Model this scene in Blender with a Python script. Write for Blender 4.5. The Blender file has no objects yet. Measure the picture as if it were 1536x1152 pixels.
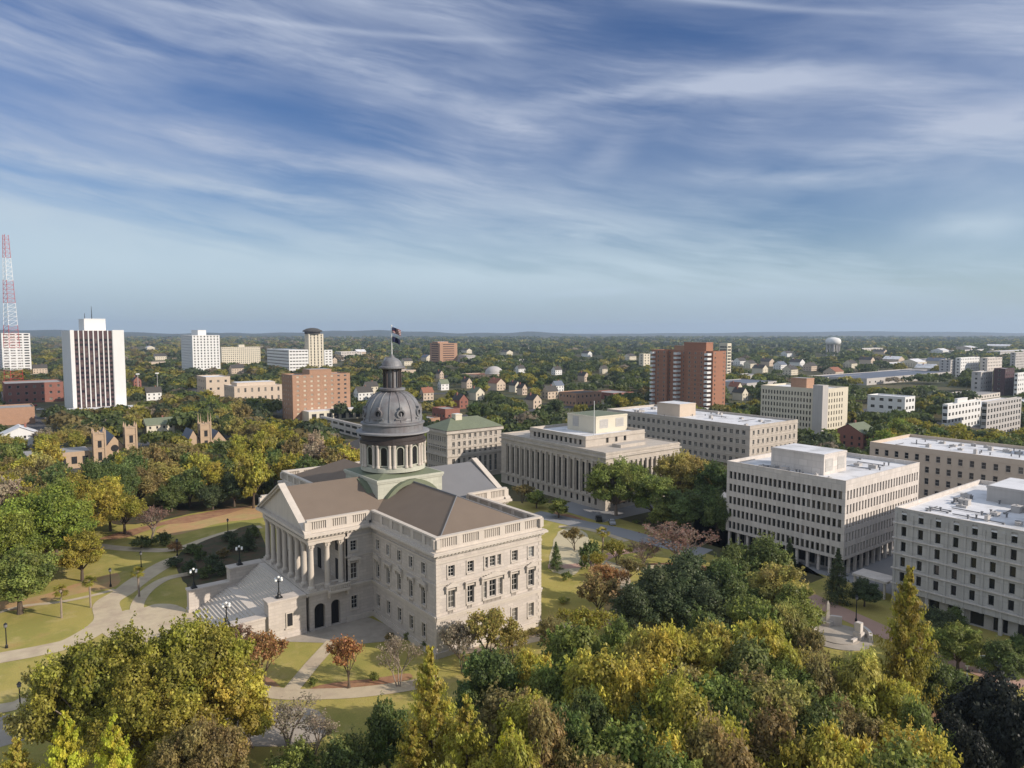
import bpy, math, random
import numpy as np
from mathutils import Vector, Matrix
R = math.radians
rng = random.Random(11)
nrg = np.random.default_rng(5)
sc = bpy.context.scene
col = sc.collection

# ---------------------------------------------------------------- camera
F = 1065.0; H = 57.5                       # focal length in photo pixels, camera height
PIT = math.atan(79 / F); AZ = R(52.4)
FW = (math.cos(AZ), math.sin(AZ)); RT = (math.sin(AZ), -math.cos(AZ))
cd = bpy.data.cameras.new("camera"); cam = bpy.data.objects.new("camera", cd); col.objects.link(cam)
cam.location = (0, 0, H); cam.rotation_euler = (R(90) - PIT, 0, AZ - R(90))
cd.sensor_width = 36; cd.lens = F / 1536 * 36; cd.clip_start = 1; cd.clip_end = 60000
sc.camera = cam

# ---------------------------------------------------------------- sky, sun, exposure
SUN_AZ, SUN_EL = R(32), R(26)              # from -y towards +x
sd = Vector((math.sin(SUN_AZ) * math.cos(SUN_EL), -math.cos(SUN_AZ) * math.cos(SUN_EL), math.sin(SUN_EL)))
ld = bpy.data.lights.new("sun", 'SUN'); ld.energy = 5.0; ld.angle = R(0.5); ld.color = (1.0, 0.885, 0.765)
sun = bpy.data.objects.new("sun", ld); col.objects.link(sun)
sun.rotation_euler = sd.to_track_quat('Z', 'Y').to_euler()
w = bpy.data.worlds.new("World"); sc.world = w; w.use_nodes = True
nt = w.node_tree; nt.nodes.clear()


def nd(t, typ, **kw):
    n = t.nodes.new(typ)
    for k, v in kw.items():
        if k.startswith('i_'):
            n.inputs[k[2:].replace('_', ' ')].default_value = v
        else:
            setattr(n, k, v)
    return n


def mth(t, op, a, b=None, clamp=False):
    n = t.nodes.new('ShaderNodeMath'); n.operation = op; n.use_clamp = clamp
    for i, x in enumerate((a, b)):
        if x is None: continue
        if isinstance(x, (int, float)): n.inputs[i].default_value = x
        else: t.links.new(x, n.inputs[i])
    return n.outputs[0]


def sky_world():
    """clear sky with cirrus laid out by azimuth and elevation"""
    L = nt.links.new
    sky = nd(nt, 'ShaderNodeTexSky', sky_type='NISHITA', sun_disc=False)
    sky.sun_elevation = SUN_EL; sky.sun_rotation = math.atan2(sd.x, sd.y)
    sky.air_density = 1.0; sky.dust_density = 0.5; sky.ozone_density = 4.0; sky.altitude = 100
    hs = nd(nt, 'ShaderNodeHueSaturation'); hs.inputs['Saturation'].default_value = 1.18; hs.inputs['Hue'].default_value = 0.512
    L(sky.outputs[0], hs.inputs['Color'])
    tc = nd(nt, 'ShaderNodeTexCoord'); sp = nd(nt, 'ShaderNodeSeparateXYZ'); L(tc.outputs['Generated'], sp.inputs[0])
    X, Y, Z = sp.outputs
    el = mth(nt, 'ARCSINE', Z)
    f_ = mth(nt, 'ADD', mth(nt, 'MULTIPLY', X, FW[0]), mth(nt, 'MULTIPLY', Y, FW[1]))
    r_ = mth(nt, 'ADD', mth(nt, 'MULTIPLY', X, RT[0]), mth(nt, 'MULTIPLY', Y, RT[1]))
    az = mth(nt, 'ARCTAN2', r_, f_)
    cb = nd(nt, 'ShaderNodeCombineXYZ'); L(az, cb.inputs[0]); L(el, cb.inputs[1])
    # slow warp so that the streaks bend
    wn = nd(nt, 'ShaderNodeTexNoise'); wn.inputs['Scale'].default_value = 3.0; wn.inputs['Detail'].default_value = 3; L(cb.outputs[0], wn.inputs['Vector'])
    ws = nd(nt, 'ShaderNodeVectorMath', operation='SCALE'); L(wn.outputs['Color'], ws.inputs[0]); ws.inputs['Scale'].default_value = 0.06
    wv = nd(nt, 'ShaderNodeVectorMath', operation='ADD'); L(cb.outputs[0], wv.inputs[0]); L(ws.outputs[0], wv.inputs[1])

    def layer(rot, sx, sy, detail, rough, lo, hi, loc):
        mr_ = nd(nt, 'ShaderNodeMapping'); mr_.inputs['Rotation'].default_value = (0, 0, rot); L(wv.outputs[0], mr_.inputs[0])
        mp = nd(nt, 'ShaderNodeMapping'); mp.inputs['Scale'].default_value = (sx, sy, 1); mp.inputs['Location'].default_value = loc; L(mr_.outputs[0], mp.inputs[0])
        nz = nd(nt, 'ShaderNodeTexNoise'); nz.inputs['Scale'].default_value = 1.0; nz.inputs['Detail'].default_value = detail; nz.inputs['Roughness'].default_value = rough
        L(mp.outputs[0], nz.inputs['Vector'])
        q = nd(nt, 'ShaderNodeMapRange', interpolation_type='SMOOTHSTEP'); q.inputs['From Min'].default_value = lo; q.inputs['From Max'].default_value = hi
        L(nz.outputs[0], q.inputs['Value']); return q.outputs[0]
    broad = layer(R(8), 2.2, 13.0, 5, .55, .36, .66, (1.3, .4, 0))
    mid_ = layer(R(10), 2.6, 26.0, 7, .60, .38, .68, (4.1, 2.2, 0))
    wisp = layer(R(9), 6.0, 64.0, 8, .66, .36, .76, (8.1, 5.2, 0))
    soft = layer(R(4), 5.0, 11.0, 5, .55, .30, .70, (2.7, 9.1, 0))

    def ae(u, v):
        a0 = math.atan((u - 768) / F); return a0, math.atan((497 - v) / F * math.cos(a0))

    def blob(u, v, su, sv, tilt=0.0):
        a0, e0 = ae(u, v)
        da = mth(nt, 'ADD', az, -a0); de = mth(nt, 'ADD', mth(nt, 'ADD', el, -e0), mth(nt, 'MULTIPLY', da, tilt))
        q = mth(nt, 'ADD', mth(nt, 'POWER', mth(nt, 'ABSOLUTE', mth(nt, 'DIVIDE', da, su / F)), 2.0), mth(nt, 'POWER', mth(nt, 'ABSOLUTE', mth(nt, 'DIVIDE', de, sv / F)), 2.0))
        return mth(nt, 'EXPONENT', mth(nt, 'MULTIPLY', q, -1.0))

    def ramp(x, a, b):
        q = nd(nt, 'ShaderNodeMapRange', interpolation_type='SMOOTHSTEP'); q.inputs['From Min'].default_value = a; q.inputs['From Max'].default_value = b; L(x, q.inputs['Value']); return q.outputs[0]
    body = layer(R(4), 7.0, 34.0, 8, .62, .28, .62, (3.3, 6.2, 0))
    bl = None
    for args, k in (((1085, 138, 125, 21, -.01), 1.0), ((930, 150, 140, 12, -.06), .75), ((1490, 188, 115, 24, -.07), .95), ((770, 196, 62, 17, .28), .85), ((650, 150, 190, 18, .22), .65), ((200, 265, 330, 14, .10), .75), ((520, 250, 300, 12, .11), .6), ((840, 354, 120, 14, .03), .6), ((430, 85, 150, 34, .10), .5), ((1450, 340, 60, 16, .0), .6), ((910, 240, 40, 26, -.4), .45), ((1200, 270, 170, 14, .06), .5), ((880, 440, 60, 5, -.05), .5)):
        q = mth(nt, 'MULTIPLY', blob(*args), k); bl = q if bl is None else mth(nt, 'MAXIMUM', bl, q)
    bl = mth(nt, 'MULTIPLY', bl, body)
    gp = None                                          # open blue between the bands
    for args, k in (((450, 170, 130, 44, .12), .95), ((600, 190, 90, 26, .15), .7), ((1020, 62, 260, 46, .0), 1.0), ((960, 235, 190, 56, .08), .95), ((640, 75, 120, 26, .1), .55), ((60, 150, 110, 22, .10), .7), ((1200, 200, 110, 36, .0), .5), ((170, 40, 70, 14, .3), .5), ((350, 262, 130, 14, .12), .4)):
        q = mth(nt, 'MULTIPLY', blob(*args), k); gp = q if gp is None else mth(nt, 'MAXIMUM', gp, q)

    def trail(u0, v0, u1, v1, wpx, k):
        (a, b), (c, d) = ae(u0, v0), ae(u1, v1); L_ = math.hypot(c - a, d - b); ux, uy = (c - a) / L_, (d - b) / L_
        s = mth(nt, 'ADD', mth(nt, 'MULTIPLY', az, ux), mth(nt, 'ADD', mth(nt, 'MULTIPLY', el, uy), -(a * ux + b * uy)))
        t_ = mth(nt, 'ADD', mth(nt, 'MULTIPLY', az, -uy), mth(nt, 'ADD', mth(nt, 'MULTIPLY', el, ux), (a * uy - b * ux)))
        core = mth(nt, 'EXPONENT', mth(nt, 'MULTIPLY', mth(nt, 'POWER', mth(nt, 'ABSOLUTE', mth(nt, 'DIVIDE', t_, wpx / F)), 2.0), -1.0))
        ends = mth(nt, 'EXPONENT', mth(nt, 'MULTIPLY', mth(nt, 'POWER', mth(nt, 'ABSOLUTE', mth(nt, 'DIVIDE', mth(nt, 'ADD', s, -L_ / 2), L_ * .5)), 4.0), -1.0))
        return mth(nt, 'MULTIPLY', mth(nt, 'MULTIPLY', core, ends), k)
    tr = mth(nt, 'MAXIMUM', trail(240, 20, 790, 76, 4, .36), trail(890, -4, 1310, 38, 4, .42))
    # the milky bank low in the sky: its upper rim slants down to the right, and it fills the right side
    we = nd(nt, 'ShaderNodeSeparateXYZ'); L(wv.outputs[0], we.inputs[0])
    (a0, e0), (a1, e1) = ae(0, 236), ae(860, 345)
    rim = mth(nt, 'ADD', mth(nt, 'MULTIPLY', mth(nt, 'ADD', az, -a0), (e1 - e0) / (a1 - a0)), e0)
    depth = mth(nt, 'SUBTRACT', rim, mth(nt, 'ADD', we.outputs[1], mth(nt, 'MULTIPLY', mid_, .035)))
    low = mth(nt, 'MULTIPLY', ramp(depth, -.06, .03), .97)
    right = mth(nt, 'MULTIPLY', ramp(az, .22, .60), mth(nt, 'MULTIPLY', mth(nt, 'ADD', mth(nt, 'MULTIPLY', soft, .5), .5), .60))
    st = mth(nt, 'ADD', mth(nt, 'MULTIPLY', broad, .44), mth(nt, 'ADD', mth(nt, 'MULTIPLY', mid_, .20), mth(nt, 'MULTIPLY', mth(nt, 'MULTIPLY', wisp, soft), .40)))
    st = mth(nt, 'ADD', st, .10)
    c = mth(nt, 'MULTIPLY', mth(nt, 'MAXIMUM', st, right), mth(nt, 'SUBTRACT', 1.0, mth(nt, 'MULTIPLY', gp, .72)))
    c = mth(nt, 'MAXIMUM', c, mth(nt, 'MULTIPLY', low, mth(nt, 'ADD', mth(nt, 'MULTIPLY', soft, .16), .84)))
    c = mth(nt, 'ADD', c, mth(nt, 'MULTIPLY', mth(nt, 'MULTIPLY', bl, .75), mth(nt, 'SUBTRACT', 1.0, mth(nt, 'MULTIPLY', c, .4))))
    c = mth(nt, 'ADD', c, mth(nt, 'MULTIPLY', tr, .8), True)
    cm = nd(nt, 'ShaderNodeMix', data_type='RGBA'); L(ramp(el, .08, .26), cm.inputs['Factor']); cm.inputs[6].default_value = CLOUD; cm.inputs[7].default_value = CLOUD_HIGH
    ch = nd(nt, 'ShaderNodeMix', data_type='RGBA'); L(ramp(el, .085, .012), ch.inputs['Factor']); L(cm.outputs[2], ch.inputs[6]); ch.inputs[7].default_value = HORIZON
    mx = nd(nt, 'ShaderNodeMix', data_type='RGBA'); L(c, mx.inputs['Factor'])
    L(hs.outputs[0], mx.inputs[6]); L(ch.outputs[2], mx.inputs[7])
    # cloud bank added out of view overhead and north to brighten shaded faces
    up = nd(nt, 'ShaderNodeMapRange', interpolation_type='SMOOTHSTEP'); up.inputs['From Min'].default_value = 0.45; up.inputs['From Max'].default_value = 0.85; L(el, up.inputs['Value'])
    no = nd(nt, 'ShaderNodeMapRange', interpolation_type='SMOOTHSTEP'); no.inputs['From Min'].default_value = 0.05; no.inputs['From Max'].default_value = 0.60; L(mth(nt, 'MULTIPLY', X, -1.0), no.inputs['Value'])
    bn = nd(nt, 'ShaderNodeTexNoise'); bn.inputs['Scale'].default_value = 2.2; bn.inputs['Detail'].default_value = 6; L(tc.outputs['Generated'], bn.inputs['Vector'])
    k = mth(nt, 'MULTIPLY', mth(nt, 'MAXIMUM', mth(nt, 'MULTIPLY', up.outputs[0], .8), no.outputs[0]), mth(nt, 'ADD', mth(nt, 'MULTIPLY', bn.outputs[0], .9), .35), True)
    m2 = nd(nt, 'ShaderNodeMix', data_type='RGBA'); L(k, m2.inputs['Factor']); L(mx.outputs[2], m2.inputs[6]); m2.inputs[7].default_value = FILL_BANK
    bg = nd(nt, 'ShaderNodeBackground'); bg.inputs[1].default_value = SKY_STRENGTH
    L(m2.outputs[2], bg.inputs[0])
    o = nd(nt, 'ShaderNodeOutputWorld'); L(bg.outputs[0], o.inputs[0])


SKY_STRENGTH = 0.085
CLOUD = (6.1, 7.5, 8.5, 1)
CLOUD_HIGH = (5.2, 5.9, 7.5, 1)
HORIZON = (4.6, 5.8, 6.8, 1)
FILL_BANK = (7.6, 8.4, 9.6, 1)
sky_world()
sc.view_settings.view_transform = 'Standard'; sc.view_settings.look = 'None'
sc.view_settings.exposure = 0.08; sc.view_settings.gamma = 1
sc.cycles.use_denoising = True; sc.cycles.max_bounces = 6; sc.cycles.diffuse_bounces = 2; sc.cycles.transparent_max_bounces = 4
sc.cycles.transmission_bounces = 3; sc.cycles.volume_bounces = 0

# ---------------------------------------------------------------- helpers


def ray(u, v):
    a = (u - 768) / F; b = (v - 576) / F
    f = math.cos(PIT) - b * math.sin(PIT); d = math.sin(PIT) + b * math.cos(PIT)
    return (f * FW[0] + a * RT[0], f * FW[1] + a * RT[1], -d)


def at(u, v, z=0.0):
    """the point of the place seen at photo pixel u, v when it lies at height z"""
    r = ray(u, v); t = (z - H) / r[2]
    return Vector((r[0] * t, r[1] * t, z))


def fwd(p): return p[0] * FW[0] + p[1] * FW[1]


def col_of(p):
    f = fwd(p); a = p[0] * RT[0] + p[1] * RT[1]; d = H - p[2]
    f2 = f * math.cos(PIT) + d * math.sin(PIT)
    return 768 + F * a / f2


def zat(x, y, v):
    f = x * FW[0] + y * FW[1]; k = (v - 576) / F
    return H - f * (k * math.cos(PIT) + math.sin(PIT)) / (math.cos(PIT) - k * math.sin(PIT))


def reach(p, axis, u):
    """walk from p along axis until the photo column u is met"""
    lo, hi = 0.0, 900.0
    s = col_of(p + axis * 1) - col_of(p)
    for _ in range(50):
        m = (lo + hi) / 2
        if (col_of(p + axis * m) - u) * s < 0: lo = m
        else: hi = m
    return lo


def tag(o, label=None, cat=None, group=None, kind=None):
    if label: o['label'] = label
    if cat: o['category'] = cat
    if group: o['group'] = group
    if kind: o['kind'] = kind
    return o


def thing(name, loc, label, cat, group=None):
    o = bpy.data.objects.new(name, None); col.objects.link(o); o.location = loc
    o.empty_display_size = 0.5
    return tag(o, label, cat, group)


class MB:
    def __init__(s): s.v = []; s.f = []; s.m = []

    def face(s, pts, mi=0):
        n = len(s.v); s.v += [tuple(p) for p in pts]; s.f.append(tuple(range(n, n + len(pts)))); s.m.append(mi)

    def box(s, x0, x1, y0, y1, z0, z1, mi=0):
        n = len(s.v)
        s.v += [(x0, y0, z0), (x1, y0, z0), (x1, y1, z0), (x0, y1, z0), (x0, y0, z1), (x1, y0, z1), (x1, y1, z1), (x0, y1, z1)]
        for q in ((0, 3, 2, 1), (4, 5, 6, 7), (0, 1, 5, 4), (1, 2, 6, 5), (2, 3, 7, 6), (3, 0, 4, 7)):
            s.f.append(tuple(n + i for i in q)); s.m.append(mi)
        return s

    def lathe(s, prof, c=(0, 0), n=24, mi=0, cap=True):
        b = len(s.v)
        for r, z in prof:
            for i in range(n):
                a = 2 * math.pi * i / n; s.v.append((c[0] + r * math.cos(a), c[1] + r * math.sin(a), z))
        for k in range(len(prof) - 1):
            for i in range(n):
                j = (i + 1) % n
                s.f.append((b + k * n + i, b + k * n + j, b + (k + 1) * n + j, b + (k + 1) * n + i)); s.m.append(mi)
        if cap:
            s.f.append(tuple(b + (len(prof) - 1) * n + i for i in range(n))); s.m.append(mi)
            s.f.append(tuple(b + i for i in reversed(range(n)))); s.m.append(mi)
        return s

    def prism(s, poly, z0, z1, mi=0):
        n = len(poly); b = len(s.v)
        s.v += [(p[0], p[1], z0) for p in poly] + [(p[0], p[1], z1) for p in poly]
        s.f.append(tuple(b + n + i for i in range(n))); s.m.append(mi)
        s.f.append(tuple(b + i for i in reversed(range(n)))); s.m.append(mi)
        for i in range(n):
            j = (i + 1) % n; s.f.append((b + i, b + j, b + n + j, b + n + i)); s.m.append(mi)
        return s

    def tube(s, p, q, r0, r1, n=6, mi=0):
        p = Vector(p); q = Vector(q); d = (q - p)
        if d.length < 1e-6: return s
        d.normalize(); a = d.orthogonal().normalized(); c = d.cross(a); b = len(s.v)
        for (o, r) in ((p, r0), (q, r1)):
            for i in range(n):
                t = 2 * math.pi * i / n; s.v.append(tuple(o + (a * math.cos(t) + c * math.sin(t)) * r))
        for i in range(n):
            j = (i + 1) % n; s.f.append((b + i, b + j, b + n + j, b + n + i)); s.m.append(mi)
        s.f.append(tuple(b + n + i for i in range(n))); s.m.append(mi)
        return s

    def sphere(s, c, r, n=10, m=6, mi=0, sz=1.0):
        return s.lathe([(max(1e-3, r * math.sin(math.pi * k / m)), c[2] - r * sz * math.cos(math.pi * k / m)) for k in range(m + 1)], (c[0], c[1]), n, mi)

    def build(s, name, mats, parent=None, smooth=False, loc=(0, 0, 0), local=False):
        me = bpy.data.meshes.new(name)
        off = Vector(loc)
        if parent is not None and not local: off = off + base_of(parent)
        me.from_pydata([(a - off.x, b - off.y, c - off.z) for a, b, c in s.v], [], s.f)
        for m in (mats if isinstance(mats, (list, tuple)) else [mats]): me.materials.append(m)
        if any(s.m): me.polygons.foreach_set('material_index', s.m)
        if smooth: me.polygons.foreach_set('use_smooth', [True] * len(s.f))
        me.update()
        o = bpy.data.objects.new(name, me); col.objects.link(o)
        if parent is not None: o.parent = parent
        o.location = loc if not local else (0, 0, 0)
        return o


def base_of(o):
    v = Vector((0, 0, 0))
    while o is not None:
        v += o.location; o = o.parent
    return v


def copy_tree(o, parent=None, name=None):
    c = o.copy(); col.objects.link(c); c.parent = parent
    for ch in o.children: copy_tree(ch, c)
    return c

# ---------------------------------------------------------------- materials


def mat(name, base, var=0.12, scale=0.6, rough=0.85, spec=0.25, metal=0.0, bump=0.0, bscale=4.0, streak=0.0, second=None, s2=(0.4, 0.62), sc2=0.05, blocks=None):
    m = bpy.data.materials.new(name); m.use_nodes = True; t = m.node_tree; t.nodes.clear(); L = t.links.new
    o = nd(t, 'ShaderNodeOutputMaterial'); p = nd(t, 'ShaderNodeBsdfPrincipled'); L(p.outputs[0], o.inputs[0])
    p.inputs['Roughness'].default_value = rough; p.inputs['Metallic'].default_value = metal
    p.inputs['Specular IOR Level'].default_value = spec
    g = nd(t, 'ShaderNodeNewGeometry')
    nz = nd(t, 'ShaderNodeTexNoise'); nz.inputs['Scale'].default_value = scale; nz.inputs['Detail'].default_value = 6
    L(g.outputs['Position'], nz.inputs['Vector'])
    v = mth(t, 'ADD', mth(t, 'MULTIPLY', nz.outputs[0], 2 * var), 1 - var)
    if streak:
        mp = nd(t, 'ShaderNodeMapping'); mp.inputs['Scale'].default_value = (1.2, 1.2, 0.08); L(g.outputs['Position'], mp.inputs[0])
        n2 = nd(t, 'ShaderNodeTexNoise'); n2.inputs['Scale'].default_value = 1.0; n2.inputs['Detail'].default_value = 4; L(mp.outputs[0], n2.inputs['Vector'])
        v = mth(t, 'MULTIPLY', v, mth(t, 'ADD', mth(t, 'MULTIPLY', n2.outputs[0], 2 * streak), 1 - streak))
    src = None
    if second:
        n3 = nd(t, 'ShaderNodeTexNoise'); n3.inputs['Scale'].default_value = sc2; n3.inputs['Detail'].default_value = 6; n3.inputs['Roughness'].default_value = 0.6
        L(g.outputs['Position'], n3.inputs['Vector'])
        mr = nd(t, 'ShaderNodeMapRange', interpolation_type='SMOOTHSTEP'); mr.inputs['From Min'].default_value = s2[0]; mr.inputs['From Max'].default_value = s2[1]
        L(n3.outputs[0], mr.inputs['Value'])
        mx = nd(t, 'ShaderNodeMix', data_type='RGBA'); L(mr.outputs[0], mx.inputs['Factor'])
        mx.inputs[6].default_value = (*base, 1); mx.inputs[7].default_value = (*second, 1); src = mx.outputs[2]
    if blocks:                                        # coursed stone or brick: joints in the two upright planes
        bw, bh, dark = blocks
        sp = nd(t, 'ShaderNodeSeparateXYZ'); L(g.outputs['Position'], sp.inputs[0])
        cb = nd(t, 'ShaderNodeCombineXYZ'); L(mth(t, 'ADD', sp.outputs[0], sp.outputs[1]), cb.inputs[0]); L(sp.outputs[2], cb.inputs[1])
        bt = nd(t, 'ShaderNodeTexBrick'); bt.inputs['Scale'].default_value = 1.0; bt.inputs['Brick Width'].default_value = bw
        bt.inputs['Row Height'].default_value = bh; bt.inputs['Mortar Size'].default_value = 0.035 * bh / 0.5
        bt.inputs['Color1'].default_value = (1, 1, 1, 1); bt.inputs['Color2'].default_value = (0.86, 0.86, 0.86, 1); bt.inputs['Mortar'].default_value = (dark, dark, dark, 1)
        L(cb.outputs[0], bt.inputs['Vector'])
        v = mth(t, 'MULTIPLY', v, bt.outputs[0])
    sm = nd(t, 'ShaderNodeVectorMath', operation='SCALE')
    if src is None: sm.inputs[0].default_value = base
    else: L(src, sm.inputs[0])
    L(v, sm.inputs['Scale']); L(sm.outputs[0], p.inputs['Base Color'])
    if bump:
        nb = nd(t, 'ShaderNodeTexNoise'); nb.inputs['Scale'].default_value = bscale; nb.inputs['Detail'].default_value = 5; L(g.outputs['Position'], nb.inputs['Vector'])
        bp = nd(t, 'ShaderNodeBump'); bp.inputs['Strength'].default_value = bump; bp.inputs['Distance'].default_value = 0.3
        L(nb.outputs[0], bp.inputs['Height']); L(bp.outputs[0], p.inputs['Normal'])
    return m


def leaf_mat(name, attr=False):
    m = bpy.data.materials.new(name); m.use_nodes = True; t = m.node_tree; t.nodes.clear(); L = t.links.new
    o = nd(t, 'ShaderNodeOutputMaterial')
    if attr:
        a = nd(t, 'ShaderNodeAttribute', attribute_name='tint'); c = a.outputs['Color']
    else:
        oi = nd(t, 'ShaderNodeObjectInfo'); c = oi.outputs['Color']
        a2 = nd(t, 'ShaderNodeAttribute', attribute_name='hue')
        hs = nd(t, 'ShaderNodeHueSaturation'); L(c, hs.inputs['Color'])
        L(mth(t, 'ADD', mth(t, 'MULTIPLY', a2.outputs['Fac'], 0.05), 0.475), hs.inputs['Hue'])
        a1 = nd(t, 'ShaderNodeAttribute', attribute_name='tone'); L(a1.outputs['Fac'], hs.inputs['Value'])
        c = hs.outputs[0]
    d = nd(t, 'ShaderNodeBsdfPrincipled'); d.inputs['Roughness'].default_value = 0.48; d.inputs['Specular IOR Level'].default_value = 0.30
    L(c, d.inputs['Base Color'])
    tr = nd(t, 'ShaderNodeBsdfTranslucent'); L(c, tr.inputs['Color'])
    mx = nd(t, 'ShaderNodeMixShader'); mx.inputs[0].default_value = 0.48
    L(d.outputs[0], mx.inputs[1]); L(tr.outputs[0], mx.inputs[2]); L(mx.outputs[0], o.inputs[0])
    return m


def glass_mat():
    m = bpy.data.materials.new('window_glass'); m.use_nodes = True; t = m.node_tree; p = t.nodes['Principled BSDF']
    oi = nd(t, 'ShaderNodeObjectInfo'); t.links.new(oi.outputs['Color'], p.inputs['Base Color'])
    p.inputs['Roughness'].default_value = 0.12; p.inputs['Specular IOR Level'].default_value = 0.5
    return m


M = {}
STONE = (0.53, 0.475, 0.42)
M['stone'] = mat('pale_granite', STONE, 0.10, 0.35, streak=0.10, blocks=(1.5, 0.62, 0.80), bump=0.1)
M['trim'] = mat('granite_trim', (0.52, 0.465, 0.40), 0.10, 0.5, streak=0.12)
M['pale_green'] = mat('pale_green_paint', (0.47, 0.47, 0.385), 0.12, 0.4, streak=0.15, blocks=(3.0, 0.7, 0.85))
M['shingle'] = mat('brown_roof_shingle', (0.172, 0.134, 0.103), 0.10, 0.35, rough=0.9, bump=0.15, bscale=6)
M['slate'] = mat('grey_slate_roof', (0.17, 0.17, 0.175), 0.10, 0.35, rough=0.7)
M['copper'] = mat('weathered_dark_copper', (0.185, 0.188, 0.193), 0.15, 0.5, rough=0.5, spec=0.4, streak=0.3, second=(0.15, 0.138, 0.14), sc2=0.3)
M['copper_dark'] = mat('dark_bronze', (0.050, 0.040, 0.037), 0.2, 0.8, rough=0.5, spec=0.4)
M['cornice_highlight'] = mat('cornice_highlight_metal', (0.26, 0.26, 0.265), 0.12, 0.5, rough=0.6, streak=.15)
M['iron'] = mat('black_iron', (0.012, 0.013, 0.014), 0.1, 1, rough=0.45, spec=0.4)
M['globe'] = mat('white_lamp_globe', (0.8, 0.8, 0.76), 0.03, 1, rough=0.3, spec=0.5)
M['glass'] = glass_mat()
M['wood'] = mat('white_window_frame', (0.55, 0.52, 0.47), 0.05, 1, rough=0.6)
M['dark'] = mat('dark_opening', (0.02, 0.02, 0.022), 0.2, 1, rough=0.6)
M['concrete'] = mat('pale_concrete', (0.60, 0.55, 0.50), 0.07, 0.3, streak=0.14, blocks=(2.35, 1.68, .84))
M['concrete_grey'] = mat('grey_concrete', (0.42, 0.40, 0.38), 0.08, 0.3, streak=0.15)
M['limestone'] = mat('limestone', (0.47, 0.42, 0.36), 0.10, 0.3, streak=0.16, blocks=(2.0, 0.8, 0.88))
M['marble_grey'] = mat('grey_marble_cladding', (0.47, 0.45, 0.42), 0.06, 0.3, streak=0.10, blocks=(1.9, 1.7, 0.86))
M['white_roof'] = mat('white_roof_membrane', (0.66, 0.66, 0.67), 0.12, 0.35, rough=0.6, second=(0.42, 0.42, 0.42), s2=(0.45, 0.72), sc2=0.14)
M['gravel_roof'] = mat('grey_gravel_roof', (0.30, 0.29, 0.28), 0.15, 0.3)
M['beige'] = mat('beige_stucco', (0.50, 0.41, 0.32), 0.08, 0.3)
M['cream'] = mat('cream_wall', (0.58, 0.53, 0.42), 0.08, 0.3)
M['white'] = mat('white_wall', (0.66, 0.66, 0.64), 0.05, 0.3, streak=0.05)
M['brick_red'] = mat('red_brick', (0.27, 0.12, 0.09), 0.15, 0.6, blocks=(0.5, 0.18, 0.8))
M['brick_orange'] = mat('orange_brown_brick', (0.385, 0.232, 0.152), 0.12, 0.5, blocks=(0.6, 0.22, 0.85))
M['brick_brown'] = mat('dark_red_brick', (0.335, 0.165, 0.105), 0.12, 0.5, blocks=(0.6, 0.22, 0.85))
M['plum'] = mat('dark_plum_panel', (0.085, 0.05, 0.052), 0.15, 0.5, rough=0.5)
M['tile_green'] = mat('green_copper_roof', (0.155, 0.175, 0.115), 0.15, 0.3, rough=0.6, streak=0.1)
M['blue_roof'] = mat('blue_grey_roof', (0.13, 0.15, 0.19), 0.12, 0.3)
M['roof_dark'] = mat('dark_house_roof', (0.07, 0.065, 0.06), 0.2, 0.5)
M['roof_red'] = mat('red_clay_roof', (0.25, 0.11, 0.07), 0.2, 0.5)
M['buff'] = mat('buff_church_stone', (0.42, 0.31, 0.21), 0.12, 0.5, streak=0.1)
M['asphalt'] = mat('asphalt', (0.075, 0.075, 0.08), 0.15, 0.2, rough=0.9)
M['path'] = mat('tan_concrete_path', (0.50, 0.415, 0.285), 0.16, 0.6, second=(0.42, 0.335, 0.24), s2=(.42, .66), sc2=0.22, bump=.15)
M['pink_path'] = mat('pink_brick_walk', (0.42, 0.27, 0.21), 0.12, 0.4)
M['paving'] = mat('grey_stone_paving', (0.38, 0.335, 0.28), 0.16, 0.5, second=(.30, .265, .22), sc2=.18)
M['drive'] = mat('grey_concrete_drive', (0.25, 0.25, 0.255), 0.10, 0.2)
M['tan_plaza'] = mat('tan_plaza', (0.48, 0.42, 0.28), 0.1, 0.3)
M['mulch'] = mat('red_mulch', (0.28, 0.145, 0.085), 0.25, 0.6, second=(0.33, 0.19, 0.10), sc2=0.3)
M['straw'] = mat('orange_pine_straw', (0.43, 0.26, 0.125), 0.2, 0.5, second=(0.38, 0.28, 0.12), sc2=0.15)
M['ground'] = mat('wooded_ground', (0.10, 0.085, 0.04), 0.3, 0.05, second=(0.055, 0.065, 0.028), sc2=0.02)
M['hill'] = mat('wooded_hill', (0.045, 0.06, 0.04), 0.3, 0.02, second=(0.06, 0.06, 0.035), sc2=0.004)
M['bark'] = mat('tree_bark', (0.10, 0.075, 0.055), 0.25, 2.0, rough=0.95)
M['bark_pale'] = mat('pale_tree_bark', (0.26, 0.21, 0.17), 0.25, 2.0, rough=0.95)
M['leaf'] = leaf_mat('leaf')
M['leaf_far'] = leaf_mat('far_leaf', True)
M['red_paint'] = mat('red_paint', (0.45, 0.05, 0.05), 0.05, 1)
M['white_paint'] = mat('white_paint', (0.78, 0.78, 0.77), 0.04, 1)



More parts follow.
